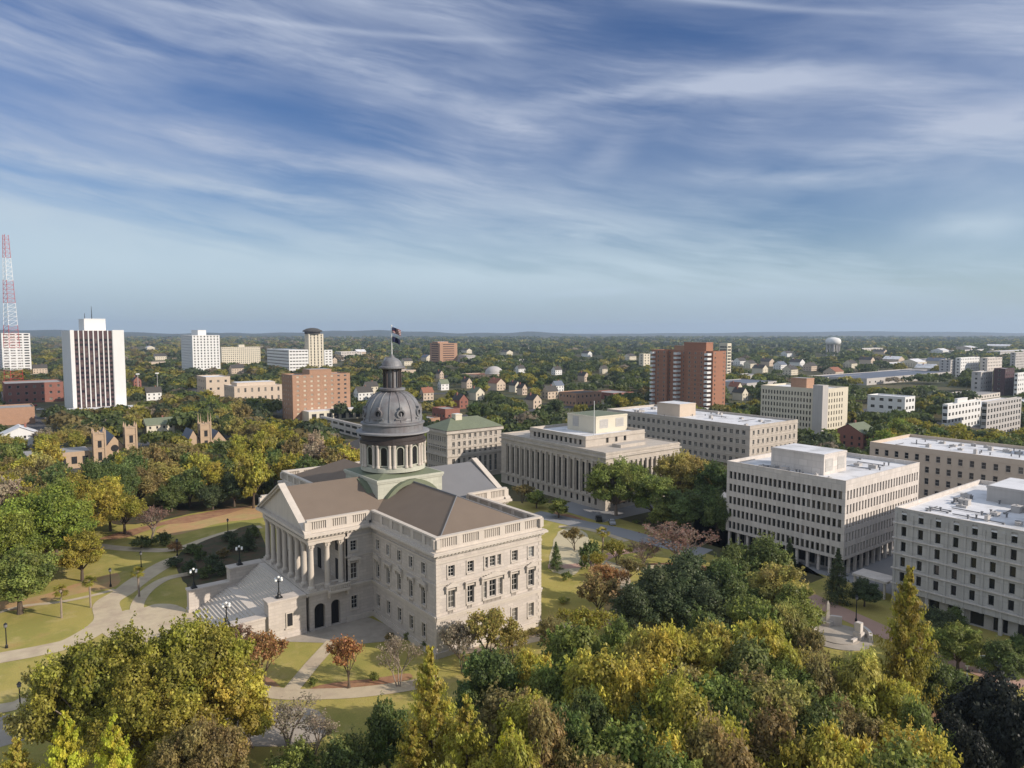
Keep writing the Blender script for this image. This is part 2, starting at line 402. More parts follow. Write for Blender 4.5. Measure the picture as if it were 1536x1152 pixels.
def lawn_mat():
    """mown autumn grass: worn and green patches, mowing bands, fallen leaves"""
    m = bpy.data.materials.new('autumn_lawn'); m.use_nodes = True; t = m.node_tree; t.nodes.clear(); L = t.links.new
    o = nd(t, 'ShaderNodeOutputMaterial'); p = nd(t, 'ShaderNodeBsdfPrincipled'); L(p.outputs[0], o.inputs[0]); p.inputs['Roughness'].default_value = 0.95; p.inputs['Specular IOR Level'].default_value = 0.1
    g = nd(t, 'ShaderNodeNewGeometry'); cur = None

    def nz(sc_, det, lo, hi):
        n = nd(t, 'ShaderNodeTexNoise'); n.inputs['Scale'].default_value = sc_; n.inputs['Detail'].default_value = det; n.inputs['Roughness'].default_value = .62; L(g.outputs['Position'], n.inputs['Vector'])
        r = nd(t, 'ShaderNodeMapRange', interpolation_type='SMOOTHSTEP'); r.inputs['From Min'].default_value = lo; r.inputs['From Max'].default_value = hi; L(n.outputs[0], r.inputs['Value']); return r.outputs[0]
    for (f_, colr) in ((None, (.34, .285, .085)), (nz(.085, 6, .42, .60), (.235, .225, .058)), (nz(.16, 6, .52, .68), (.40, .32, .13)), (nz(.35, 5, .60, .72), (.19, .19, .05)), (nz(1.9, 3, .62, .70), (.34, .19, .075)), (nz(.05, 6, .60, .74), (.36, .235, .10))):
        if f_ is None: last = colr; continue
        mx = nd(t, 'ShaderNodeMix', data_type='RGBA'); L(mth(t, 'MULTIPLY', f_, .75), mx.inputs['Factor'])
        if cur is None: mx.inputs[6].default_value = (*last, 1)
        else: L(cur, mx.inputs[6])
        mx.inputs[7].default_value = (*colr, 1); cur = mx.outputs[2]
    v = nd(t, 'ShaderNodeVectorMath', operation='SCALE'); L(cur, v.inputs[0]); L(mth(t, 'ADD', mth(t, 'MULTIPLY', nz(5.0, 4, .25, .75), .36), .86), v.inputs['Scale']); L(v.outputs[0], p.inputs['Base Color'])
    return m


M['lawn'] = lawn_mat()
M['shade_litter'] = mat('shade_dark_leaf_litter', (0.085, 0.058, 0.034), 0.3, 0.8, second=(0.05, 0.055, 0.025), sc2=0.35)

# ---------------------------------------------------------------- windows
GLASS = [(0.010, 0.012, 0.014)] * 4 + [(0.02, 0.022, 0.024)] * 3 + [(0.030, 0.028, 0.026), (0.015, 0.018, 0.022), (0.10, 0.095, 0.085), (0.17, 0.155, 0.135), (0.06, 0.055, 0.05)]
WMESH = {}


def win_mesh(wd, ht, style):
    """style: frame width, number of muntins across / up, sill, hood"""
    key = (round(wd, 2), round(ht, 2), style['k'])
    if key in WMESH: return WMESH[key]
    b = MB(); y = style.get('y', 0.25)                    # local -y is outward; the pane stands y behind the wall face
    b.face([(-wd / 2, y, 0), (wd / 2, y, 0), (wd / 2, y, ht), (-wd / 2, y, ht)], 0)
    fr = style.get('fr', 0.08)
    if fr:
        yo = y - 0.05
        for (x0, x1, z0, z1) in ((-wd / 2, -wd / 2 + fr, 0, ht), (wd / 2 - fr, wd / 2, 0, ht), (-wd / 2 + fr, wd / 2 - fr, 0, fr), (-wd / 2 + fr, wd / 2 - fr, ht - fr, ht)):
            b.box(x0, x1, yo, y - 0.004, z0, z1, 1)
        for i in range(style.get('mx', 0)):
            x = -wd / 2 + wd * (i + 1) / (style['mx'] + 1); b.box(x - .03, x + .03, yo + .01, y - 0.003, fr, ht - fr, 1)
        for i in range(style.get('mz', 0)):
            z = ht * (i + 1) / (style['mz'] + 1); b.box(-wd / 2 + fr, wd / 2 - fr, yo + .012, y - 0.005, z - .035, z + .035, 1)
    me = bpy.data.meshes.new('window'); me.from_pydata(b.v, [], b.f)
    me.materials.append(M['glass']); me.materials.append(M[style.get('fm', 'wood')])
    me.polygons.foreach_set('material_index', b.m); me.update()
    WMESH[key] = me; return me


WS = {
    'house': dict(k='house', y=0.30, fr=0.09, mx=1, mz=2, fm='wood'),
    'slot': dict(k='slot', y=0.45, fr=0.05, fm='dark'),
    'plain': dict(k='plain', y=0.20, fr=0.07, mz=1, fm='wood'),
    'grey': dict(k='grey', y=0.25, fr=0.07, mz=1, fm='concrete_grey'),
    'curtain': dict(k='curtain', y=0.12, fr=0.10, mz=1, fm='white'),
    'black': dict(k='black', y=0.25, fr=0, fm='dark'),
}


class Wins:
    """collects window places of one building; the 100 nearest become parts, the rest one part"""
    def __init__(s, parent): s.p = parent; s.l = []

    def add(s, face, x, y, z, wd, ht, style, color=None): s.l.append((face, x, y, z, wd, ht, style, color))

    def finish(s, limit=100, name='window'):
        s.l.sort(key=lambda q: fwd((q[1], q[2])))
        off = base_of(s.p); rest = MB()
        for i, (face, x, y, z, wd, ht, style, color) in enumerate(s.l):
            rot = {'W': 0, 'N': -90, 'S': 90, 'E': 180}[face] if isinstance(face, str) else math.degrees(face)
            me = win_mesh(wd, ht, WS[style])
            c = color or rng.choice(GLASS)
            if i < limit:
                o = bpy.data.objects.new(name, me); col.objects.link(o); o.parent = s.p
                o.location = (x - off.x, y - off.y, z - off.z); o.rotation_euler = (0, 0, R(rot)); o.color = (*c, 1)
            else:
                mt = Matrix.Translation((x, y, z)) @ Matrix.Rotation(R(rot), 4, 'Z'); n = len(rest.v)
                rest.v += [tuple(mt @ vv.co) for vv in me.vertices]
                for pl in me.polygons:
                    rest.f.append(tuple(n + k for k in pl.vertices)); rest.m.append(pl.material_index)
        if rest.v:
            st = s.l[-1][6]
            o = rest.build('windows', [M['glass'], M[WS[st].get('fm', 'wood')]], s.p); o['kind'] = 'stuff'; o.color = (0.02, 0.022, 0.025, 1)


FDIR = {'W': (Vector((1, 0, 0)), Vector((0, -1, 0))), 'N': (Vector((0, -1, 0)), Vector((-1, 0, 0))),
        'S': (Vector((0, 1, 0)), Vector((1, 0, 0))), 'E': (Vector((-1, 0, 0)), Vector((0, 1, 0)))}


def facade(mb, face, o, wid, z0, z1, holes, depth, mi=0, arches=()):
    """upright wall with real openings: holes are (u0,u1,za,zb) from the corner o, reveals run depth inwards"""
    U, N = FDIR[face]; o = Vector(o)
    P = lambda u, z, d=0: Vector((o.x, o.y, 0)) + U * u - N * d + Vector((0, 0, z))
    us = sorted({0, wid} | {h[0] for h in holes} | {h[1] for h in holes}); zs = sorted({z0, z1} | {h[2] for h in holes} | {h[3] for h in holes})
    for i in range(len(us) - 1):
        for j in range(len(zs) - 1):
            um = (us[i] + us[i + 1]) / 2; zm = (zs[j] + zs[j + 1]) / 2
            if any(h[0] < um < h[1] and h[2] < zm < h[3] for h in holes): continue
            mb.face([P(us[i], zs[j]), P(us[i + 1], zs[j]), P(us[i + 1], zs[j + 1]), P(us[i], zs[j + 1])], mi)
    for (a, b, c, d) in holes:
        mb.face([P(a, c), P(a, c, depth), P(a, d, depth), P(a, d)], mi); mb.face([P(b, c, depth), P(b, c), P(b, d), P(b, d, depth)], mi)
        mb.face([P(a, c), P(b, c), P(b, c, depth), P(a, c, depth)], mi); mb.face([P(a, d, depth), P(b, d, depth), P(b, d), P(a, d)], mi)
    for (a, b, d) in arches:                           # round heads: fill the two corners above the arch
        r = (b - a) / 2; m = (a + b) / 2
        for s in (-1, 1):
            pts = [P(m + s * r, d - r, 0)] + [P(m + s * r * math.cos(t), d - r + r * math.sin(t), 0) for t in [math.pi / 2 * k / 6 for k in range(7)]] + [P(m + s * r, d, 0)]
            pts2 = pts[1:] if s > 0 else list(reversed(pts[1:]))
            mb.face(pts2, mi)


def rows_cols(wid, n, ww, margin):
    sp = (wid - 2 * margin) / n
    return [margin + sp * (i + 0.5) for i in range(n)]

# ---------------------------------------------------------------- ground
ZI = [0.0]


def nextz():
    ZI[0] += .0007
    return ZI[0]


def sheet(name, pts, m, z, kind='structure', sub=False):
    z += nextz(); b = MB(); b.face([(p[0], p[1], z) for p in pts]); o = b.build(name, m); o['kind'] = kind; return o


def px(*uv): return [at(u, v) for u, v in uv]


def strip(pts, w0, w1=None):
    """ribbon of real width along ground points"""
    L, Rr = [], []
    w1 = w1 or w0
    for i, p in enumerate(pts):
        a = pts[max(0, i - 1)]; b = pts[min(len(pts) - 1, i + 1)]
        d = Vector((b[0] - a[0], b[1] - a[1], 0)).normalized(); n = Vector((-d.y, d.x, 0))
        wd = (w0 + (w1 - w0) * i / max(1, len(pts) - 1)) / 2
        L.append(Vector(p) + n * wd); Rr.append(Vector(p) - n * wd)
    return L, Rr


def ribbon(name, pts, w0, m, z, w1=None, smooth=True):
    pts = [Vector((p[0], p[1], 0)) for p in pts]
    if smooth and len(pts) > 2:
        out = []
        for i in range(len(pts) - 1):
            p0 = pts[max(0, i - 1)]; p1 = pts[i]; p2 = pts[i + 1]; p3 = pts[min(len(pts) - 1, i + 2)]
            for k in range(6):
                t = k / 6; out.append(0.5 * ((2 * p1) + (p2 - p0) * t + (2 * p0 - 5 * p1 + 4 * p2 - p3) * t * t + (3 * p1 - p0 - 3 * p2 + p3) * t ** 3))
        pts = out + [pts[-1]]
    L, Rr = strip(pts, w0, w1); b = MB(); z += nextz()
    for i in range(len(pts) - 1): b.face([(Rr[i].x, Rr[i].y, z), (Rr[i + 1].x, Rr[i + 1].y, z), (L[i + 1].x, L[i + 1].y, z), (L[i].x, L[i].y, z)])
    o = b.build(name, m); o['kind'] = 'structure'; return o


def wobble(pts, n=5, amp=0.05, seed=1):
    """soften a polygon edge so beds and lawns do not look ruled"""
    r = random.Random(seed); out = []; k = len(pts)
    for i in range(k):
        p0, p1, p2, p3 = pts[i - 1], pts[i], pts[(i + 1) % k], pts[(i + 2) % k]
        for j in range(n):
            t = j / n; q = 0.5 * ((2 * p1) + (p2 - p0) * t + (2 * p0 - 5 * p1 + 4 * p2 - p3) * t * t + (3 * p1 - p0 - 3 * p2 + p3) * t ** 3)
            out.append(q + Vector((r.uniform(-1, 1), r.uniform(-1, 1), 0)) * amp)
    return out


b = MB(); S = 14000
b.face([(-S, -S, -0.04), (S, -S, -0.04), (S, S, -0.04), (-S, S, -0.04)]); b.build('ground', M['ground'])['kind'] = 'structure'
sheet('lawn', [(-60, 20, 0), (120, 20, 0), (156, 20, 0), (156, 175, 0), (60, 290, 0), (-60, 290, 0)], M['lawn'], 0.0)
Z1, Z2, Z3, Z4 = 0.015, 0.03, 0.045, 0.06
# beds of straw and mulch
sheet('straw_bed', wobble(px((-10, 905), (60, 893), (140, 868), (178, 860), (172, 880), (120, 890), (20, 916)), 5, .3), M['straw'], Z1)
sheet('straw_bed', wobble(px((235, 795), (300, 772), (395, 758), (398, 775), (330, 785), (262, 803)), 5, .3, 2), M['straw'], Z1)
sheet('mulch_bed', wobble(px((150, 808), (205, 792), (300, 770), (392, 755), (300, 781), (245, 788), (190, 806)), 5, .3, 3), M['mulch'], Z2)
sheet('mulch_bed', wobble(px((465, 1034), (500, 1024), (560, 1018), (610, 1010), (612, 1020), (540, 1030)), 5, .1, 4), M['mulch'], Z1)
sheet('mulch_bed', wobble(px((382, 1012), (405, 1018), (420, 1030), (390, 1024)), 5, .1, 5), M['mulch'], Z1)
sheet('mulch_bed', wobble(px((960, 846), (1040, 846), (1080, 860), (1020, 868), (970, 858)), 5, .2, 6), M['mulch'], Z1)
sheet('mulch_bed', wobble(px((925, 780), (990, 772), (1000, 784), (985, 792), (930, 794)), 5, .3, 7), M['mulch'], Z2)
sheet('mulch_bed', wobble(px((830, 768), (862, 774), (880, 782), (850, 781)), 5, .2, 8), M['mulch'], Z2)
sheet('straw_bed', wobble(px((880, 850), (925, 850), (935, 900), (918, 940), (895, 935), (912, 890)), 5, .2, 9), M['straw'], Z1)
sheet('mulch_bed', wobble(px((1350, 1070), (1435, 1072), (1430, 1130), (1330, 1160)), 5, .2, 10), M['mulch'], Z1)
sheet('shade_litter_bed', wobble(px((264, 838), (292, 818), (340, 800), (386, 790), (396, 868), (300, 884), (276, 872)), 5, .25, 12), M['shade_litter'], Z2 + .02)  # dark sheet that deepens the portico's shade on the lawn by colour
sheet('shade_litter_bed', wobble(px((170, 762), (260, 756), (340, 748), (395, 742), (392, 757), (300, 768), (235, 782), (170, 786)), 5, .5, 13), M['shade_litter'], Z2 + .021)
# paths
ribbon('path', px((-40, 996), (0, 987), (60, 976), (112, 962), (160, 930), (160, 905), (185, 888), (215, 866), (262, 840), (330, 822)), 5.0, M['path'], Z3)
ribbon('path', px((-20, 925), (30, 910), (90, 903), (140, 893), (172, 884)), 1.4, M['path'], Z2)
ribbon('path', px((140, 818), (200, 824), (262, 824), (312, 808), (350, 797), (392, 790)), 3.4, M['path'], Z2)
ribbon('path', px((205, 925), (207, 905), (222, 885), (250, 868), (290, 860)), 2.6, M['path'], Z4)
sheet('plaza', wobble(px((150, 935), (180, 918), (214, 912), (238, 906), (275, 912), (330, 958), (300, 985), (215, 975), (160, 955)), 4, .05), M['path'], Z3 + .006)
ribbon('path', px((330, 1010), (376, 1031), (425, 1041), (490, 1041), (545, 1038), (612, 1029), (660, 1018)), 3.4, M['path'], Z3)
ribbon('path', px((500, 962), (470, 995), (436, 1036)), 2.7, M['path'], Z4, smooth=False)
sheet('paved_court', px((396, 960), (404, 944), (464, 941), (553, 926), (628, 958), (540, 966), (436, 963)), M['paving'], Z2)
ribbon('path', px((620, 962), (700, 975), (790, 960), (836, 948), (850, 935)), 3.0, M['path'], Z2)
sheet('plaza', wobble(px((340, 1072), (420, 1062), (480, 1068), (478, 1112), (360, 1116)), 4, .1), M['paving'], Z2)
ribbon('path', px((-20, 1066), (25, 1058), (60, 1040), (110, 1030)), 3.2, M['path'], Z3)
sheet('plaza', px((-30, 1078), (40, 1068), (70, 1100), (-30, 1130)), M['paving'], Z1)
sheet('plaza', wobble(px((838, 798), (868, 794), (884, 810), (874, 842), (862, 862), (830, 858), (824, 842)), 6, .25, 21), M['tan_plaza'], Z2)
ribbon('path', px((822, 850), (850, 850), (885, 846), (905, 838), (925, 830), (965, 824)), 3.2, M['pink_path'], Z3)
ribbon('path', px((860, 825), (900, 842), (945, 852), (1000, 850)), 3.2, M['tan_plaza'], Z3 + .003)
ribbon('path', px((935, 852), (938, 872), (938, 892), (925, 915), (905, 935)), 2.4, M['path'], Z4)
ribbon('drive', px((800, 770), (880, 788), (925, 797), (985, 813), (1060, 830)), 7.5, M['drive'], Z2)
ribbon('path', px((838, 790), (870, 792), (905, 800), (940, 812)), 2.2, M['path'], Z3)
ribbon('path', px((1200, 890), (1232, 906), (1275, 925), (1330, 950), (1420, 985), (1536, 1030)), 5.5, M['pink_path'], Z2, smooth=False)
# plaza of the office quarter and the streets
sheet('plaza', [(150, -40, 0), (262, -40, 0), (262, 175, 0), (150, 175, 0)], M['drive'], Z1 - .005)
sheet('lawn', [(150, 84, 0), (157, 84, 0), (157, 150, 0), (196, 150, 0), (196, 118, 0), (150, 118, 0)], M['ground'], Z1 + .006)
sheet('lawn', [(146, 44, 0), (158.5, 44, 0), (158.5, 150, 0), (146, 150, 0)], M['lawn'], Z1 + .002)
ROADS = [((-400, 300), (140, 300), 13), ((-60, 400), (700, 400), 13), ((300, -200), (300, 900), 14), ((180, 300), (180, 1500), 14), ((30, 307), (30, 1500), 14), ((480, -300), (480, 1200), 14), ((-60, 560), (800, 560), 12), ((230, 250), (800, 250), 12)]
for a, c, wd in ROADS: ribbon('road', [(a[0], a[1]), (c[0], c[1])], wd, M['asphalt'], Z1 if a[0] == c[0] else Z1 + .02, smooth=False)
# low wooded ridges on the horizon
for (u0, u1, f0, hh, sd_) in ((-500, 470, 6800, 74, 1), (250, 900, 8200, 70, 2), (800, 2100, 10500, 56, 3)):
    b = MB(); r = random.Random(sd_); n = 60; rowsP = []
    for k in range(6):
        fr = f0 + k * 260; e = [0, .45, .85, 1, .7, 0][k]; rr = []
        for i in range(n + 1):
            u = u0 + (u1 - u0) * i / n; a = (u - 768) / F
            hgt = hh * e * (0.75 + .25 * math.sin(i * .21 + sd_) + .08 * math.sin(i * .9)) * min(1, 6 * i / n, 6 * (n - i) / n)
            rr.append((FW[0] * fr + RT[0] * a * fr, FW[1] * fr + RT[1] * a * fr, hgt - .1))
        rowsP.append(rr)
    for k in range(5):
        for i in range(n): b.face([rowsP[k][i], rowsP[k][i + 1], rowsP[k + 1][i + 1], rowsP[k + 1][i]])
    b.build('hill', M['hill'], smooth=True)['kind'] = 'structure'

# ---------------------------------------------------------------- the domed government building
CX, CY = 75.3, 141.6
X0, X1 = 63.4, 87.2
sh = thing('government_building', (CX, CY, 0), 'classical granite building with columned portico and dark copper dome', 'government building')
YW0, YW1 = 104.0, 128.5                       # the near wing; the far one is its mirror image
wl = MB(); wins = Wins(sh); tr = MB()
HW = {'g': (2.4, 5.05), 'm': (8.45, 11.7), 'a': (14.15, 16.2)}
bayW = [66.5 - X0, 70.6 - X0, 75.6 - X0, 80.7 - X0, 84.7 - X0]
bayN = [YW1 - y for y in (108.3, 112.8, 117.3, 121.7, 126.1)]


def house_face(face, o, wid, bays, mid=None, door=None, z0=0):
    """three storeys of openings with sills and hoods"""
    holes = []; arches = []; U, N = FDIR[face]; o = Vector((o[0], o[1], 0))
    rot = {'W': 0, 'N': -90, 'S': 90, 'E': 180}[face]

    def trimbox(u0, u1, d0, d1, za, zb, mi=0):
        p = o + U * u0 + N * d0; q = o + U * u1 + N * d1
        tr.box(min(p.x, q.x), max(p.x, q.x), min(p.y, q.y), max(p.y, q.y), za, zb, mi)
    for i, u in enumerate(bays):
        for k, (za, zb) in HW.items():
            if i == mid and k == 'm': us = [(-1.75, .85), (0, 1.5), (1.75, .85)]
            elif i == mid and k == 'a': us = [(-1.45, .75), (0, 1.25), (1.45, .75)]
            elif i == mid and k == 'g': us = [(0, 2.3)]
            else: us = [(0, 1.35 if k != 'm' else 1.45)]
            for (du, ww) in us:
                a, c = u + du - ww / 2, u + du + ww / 2
                zt = zb; zl = za
                if i == mid and k == 'g': zt, zl = 6.2, 0.3
                holes.append((a, c, zl, zt))
                if i == mid and k == 'g': arches.append((a, c, zt))
                p = o + U * (u + du)
                wins.add(face, p.x, p.y, zl, ww, zt - zl, 'house', (0.25, 0.25, 0.24) if k == 'a' and rng.random() < .3 else None)
            h0, h1 = u + us[0][0] - us[0][1] / 2, u + us[-1][0] + us[-1][1] / 2
            if k == 'g' and i == mid:
                continue
            trimbox(h0 - .22, h1 + .22, 0.004, .22, za - .3, za - .004)              # sill
            for s in ((h0 - .26, h0 - .01), (h1 + .01, h1 + .26)): trimbox(s[0], s[1], 0.005, .13, za, zb + .05)
            trimbox(h0 - .26, h1 + .26, .006, .15, zb + .003, zb + .27)
            if k == 'm':                                                            # hood on brackets
                trimbox(h0 - .62, h1 + .62, .008, .62, zb + .62, zb + .88)
                for s in (h0 - .55, h1 + .2): trimbox(s, s + .35, .007, .42, zb - .3, zb + .617)
                if i % 2 == 0:
                    U2 = (h0 - .62, h1 + .62); m_ = (h0 + h1) / 2
                    for t in range(5):
                        e = (5 - t) / 5; trimbox(m_ - (U2[1] - m_) * e, m_ + (U2[1] - m_) * e, .009 + .001 * t, .5, zb + .883 + t * .12, zb + .883 + (t + 1) * .12 - .003)
                for s in range(int((h1 - h0) / .3)): trimbox(h0 + .05 + s * .3, h0 + .17 + s * .3, .01, .16, za - 1.1, za - .34)   # little balusters
                trimbox(h0 - .2, h1 + .2, .011, .2, za - 1.3, za - 1.12)
    global tr
    facade(wl, face, o, wid, 0, 18.1, holes, 0.32, 0, arches)
    trimbox(-.12, wid + .12, .003, .30, 0, 1.0)                                        # plinth
    trimbox(-.1, wid + .1, .012, .25, 6.75, 7.25); trimbox(-.16, wid + .16, .013, .42, 7.25, 7.55)
    trimbox(-.1, wid + .1, .012, .18, 12.95, 13.2)
    trimbox(-.12, wid + .12, .012, .2, 16.9, 17.25)
    tr.build('moulding', M['trim'], sh); tr = MB()


def mirrored(face): return {'W': 'E', 'E': 'W'}.get(face, face)


EPS = 0.0


def parapet(mb, face, o, wid, z0=19.0, ends=True):
    """cornice with modillions, then a balustrade of piers, panels and balusters"""
    U, N = FDIR[face]; o = Vector((o[0], o[1], 0))

    def bx(u0, u1, d0, d1, za, zb):
        p = o + U * u0 + N * d0; q = o + U * u1 + N * d1
        mb.box(min(p.x, q.x), max(p.x, q.x), min(p.y, q.y), max(p.y, q.y), za, zb)
    global EPS
    EPS += .006; e = EPS
    bx(-.3, wid + .3, -.6 - e, .35 + e, 18.1 - e, 18.45 + e); bx(-1.0 - e, wid + 1.0 + e, -.6, 1.0 + e, 18.62 - e, 18.95 + e); bx(-.8 - e, wid + .8 + e, -.61, .8 + e, 18.951 + e, 19.12 + e)
    n = int(wid / .75)
    for i in range(n + 1):
        u = wid * i / n; bx(u - .17, u + .17, .3, .9, 18.38, 18.615)
    bx(-.05 - e, wid + .05 + e, -.6, .1 + e, 19.11, 19.75 + e); bx(-.14 - e, wid + .14 + e, -.68, .18 + e, 21.35 - e, 21.68 + e)
    k = max(2, round(wid / 4.4))
    for i in range(k + 1):
        u = wid * i / k; bx(u - .55 - e, u + .55 + e, -.64, .14 + e, 19.75, 21.347 - e)
        if i < k:
            m = int((wid / k - 1.1) / .42)
            for j in range(m):
                uu = u + .55 + (wid / k - 1.1) * (j + .5) / m; bx(uu - .13, uu + .13, -.42, -.05, 19.75, 21.348)


# near wing
house_face('W', (X0, YW0), X1 - X0, bayW, mid=2)
house_face('N', (X0, YW1), YW1 - YW0, bayN)
wl.face([(X1, YW0, 0), (X1, YW1, 0), (X1, YW1, 18.1), (X1, YW0, 18.1)])
# far wing (mirror)
y2a, y2b = 2 * CY - YW1, 2 * CY - YW0
house_face('N', (X0, y2b), YW1 - YW0, [(YW1 - YW0) - q for q in bayN])
wl.box(X0 + .4, X1, y2a, y2b, 0, 18.1)
# north block behind the portico, south block
xs0, xs1 = X1, 97.2
house_face('W', (57.6, YW1), X0 - 57.6, [1.7]); wl.box(58.0, X0 + .5, YW1 + .4, y2a, 0, 18.1); wl.box(57.6, 58.0, YW1, y2a + .0, 7.6, 18.1)
house_face('W', (xs0, YW1), xs1 - xs0, [3.0, 7.0]); wl.box(xs0, xs1, YW1 + .4, y2a, 0, 18.1)
wl.build('wall', M['stone'], sh)
# rusticated corner stones
q = MB(); q2 = MB()
for i in range(27):
    z = .1 + i * .67
    L_ = .95 if i % 2 else .6
    q.box(X0 - .07, X0 + L_, YW0 - .07, YW0 + L_ * .7, z, z + .58); q2.box(X1 - L_, X1 + .07, YW0 - .07, YW0 + .6, z, z + .58)
q.build('quoin', M['trim'], sh); q2.build('quoin', M['trim'], sh)
# cornices and balustrades
PF = 50.0                                       # front of the portico
for face, o, wd in (('W', (X0, YW0), X1 - X0), ('N', (X0, YW1), YW1 - YW0), ('S', (X1, YW0), YW1 - YW0),
                    ('N', (X0, y2b), YW1 - YW0), ('E', (X1, y2b), X1 - X0), ('W', (PF, YW1), X0 - PF - .8), ('W', (xs0, YW1), xs1 - xs0),
                    ('E', (X0 - .8, y2a), X0 - PF - .8), ('S', (X1, y2a), YW1 - YW0)):
    p = MB(); parapet(p, face, o, wd); p.build('balustrade', M['trim'], sh)


def hip(ya, yb, hipend):
    b = MB(); z0, z1 = 20.1, 25.2; xa, xb = X0 + .7, X1 - .7
    yh = hipend
    b.face([(xa, ya, z0), (xb, ya, z0), (CX, yh, z1)]) if ya < yb else b.face([(xb, ya, z0), (xa, ya, z0), (CX, yh, z1)])
    b.face([(xa, yb, z0), (xa, ya, z0), (CX, yh, z1), (CX, yb, z1)] if ya < yb else [(xa, ya, z0), (xa, yb, z0), (CX, yb, z1), (CX, yh, z1)])
    b.face([(xb, ya, z0), (xb, yb, z0), (CX, yb, z1), (CX, yh, z1)] if ya < yb else [(xb, yb, z0), (xb, ya, z0), (CX, yh, z1), (CX, yb, z1)])
    return b


r1 = hip(YW0 + .7, 136, 115.6).build('roof', M['shingle'], sh); r1['label'] = 'brown hipped roof'
hip(2 * CY - YW0 - .7, 147, 2 * CY - 115.6).build('roof', M['shingle'], sh)
for (xa, xb, mname) in ((PF - .3, 68.5, 'shingle'), (82, xs1 + .3, 'slate')):
    b = MB(); z0, z1 = 20.1, 25.9
    for s in (-1, 1):
        ye = CY + s * (CY - YW1 - .7)
        pts = [(xa, ye, z0), (xb, ye, z0), (xb, CY, z1), (xa, CY, z1)]
        b.face(pts if s < 0 else list(reversed(pts)))
    r2 = b.build('roof', M[mname], sh)
    if mname == 'slate': r2['label'] = 'grey slate gable roof'
# ridge caps and lead flashings
b = MB(); b.tube((CX, 115.6, 25.24), (CX, CY - 8, 25.24), .16, .16, 6)
for xe_ in (X0 + .7, X1 - .7): b.tube((xe_, YW0 + .7, 20.14), (CX, 115.6, 25.24), .13, .13, 6)
b.build('ridge_cap', M['slate'], r1)
# flat gutters behind the balustrades
g = MB(); g.box(X0 + .3, X1 - .3, YW0 + .3, y2b - .3, 19.0, 20.0); g.box(PF + .4, X0 + .3, YW1 + .3, y2a - .3, 19.0, 19.9); g.box(X1 - .3, xs1 - .3, YW1 + .3, y2a - .3, 19.0, 19.9)
g.build('gutter', M['slate'], sh)
# pediments
for (xf, sgn) in ((PF, -1), (xs1, 1)):
    b = MB(); ya, yb = YW1 - .6, y2a + .6; zb, za = 19.15, 26.4
    xi, xo = xf - sgn * .5, xf + sgn * .9
    b.prism([(min(xi, xf), ya + 1), (max(xi, xf), ya + 1), (max(xi, xf), yb - 1), (min(xi, xf), yb - 1)], 19.0, 19.12)
    t_ = [(xf, ya + .8, zb), (xf, yb - .8, zb), (xf, CY, za - .6)]
    b.face(t_ if sgn > 0 else list(reversed(t_)))
    for s in (-1, 1):                            # raking cornice, front course and the broad coping behind it
        ye = CY + s * (CY - ya)
        for (xa, xb, dz, th) in ((xi, xo, 0.0, .30), (xi + sgn * .2, xo - sgn * .35, -.45, .42)):
            A = [(xa, ye, zb + dz), (xb, ye, zb + dz), (xb, CY, za + dz), (xa, CY, za + dz)]
            B_ = [(p_[0], p_[1], p_[2] + th) for p_ in A]
            b.face(list(reversed(A))); b.face(B_)
            for i in range(4): b.face([A[i], A[(i + 1) % 4], B_[(i + 1) % 4], B_[i]])
    b.box(min(xf - sgn * .5, xo + sgn * .1), max(xf - sgn * .5, xo + sgn * .1), YW1 - 1.0, y2a + 1.0, 18.62, 19.1)
    b.build('pediment', M['trim'], sh)
# entablature over the columns, ceiling, floor
b = MB()
b.box(PF + .1, 57.6, YW1 + .05, YW1 + 1.5, 16.9, 18.1); b.box(PF + .1, 57.6, y2a - 1.5, y2a - .05, 16.9, 18.1); b.box(PF + .1, PF + 1.6, YW1 + 1.5, y2a - 1.5, 16.9, 18.1)
b.box(PF - .1, 57.6, YW1 - .1, YW1 + 1.6, 17.5, 17.65); b.box(PF - .12, PF + 1.7, YW1 + 1.6, y2a - 1.6, 17.51, 17.66)
b.build('entablature', M['trim'], sh)
b = MB(); b.box(PF + 1.6, 57.6, YW1 + 1.5, y2a - 1.5, 17.2, 17.6); b.build('ceiling', M['stone'], sh)
b = MB(); b.box(PF - .4, 57.6, YW1 - .2, y2a + .2, 7.0, 7.6); b.box(PF - .6, PF - .4, YW1 - .4, y2a + .4, 6.9, 7.35); b.build('porch_floor', M['trim'], sh)
# podium of the portico with arched carriage doors
b = MB(); dz = [(1.0, 3.2), (4.4, 6.3)]
facade(b, 'W', (PF, YW1, 0), 57.6 - PF, 0, 7.0, [(a_, c_, .05, 5.1) for a_, c_ in dz], .9, 0, [(a_, c_, 5.1) for a_, c_ in dz])
b.box(PF, PF + .3, YW1 + .4, y2a, 0, 7.0); b.face([(PF, y2a, 0), (57.6, y2a, 0), (57.6, y2a, 7), (PF, y2a, 7)])
b.build('podium', M['stone'], sh)
for a_, c_ in dz:
    d_ = MB(); d_.box(PF + a_, PF + c_, YW1 + .9, YW1 + 1.0, .05, 5.1, 0)
    for i in range(4): d_.box(PF + a_ + .1 + i * (c_ - a_ - .2) / 3 - .04, PF + a_ + .1 + i * (c_ - a_ - .2) / 3 + .04, YW1 + .84, YW1 + .897, .1, 5.0, 1)
    d_.build('door', [M['dark'], M['iron']], sh)
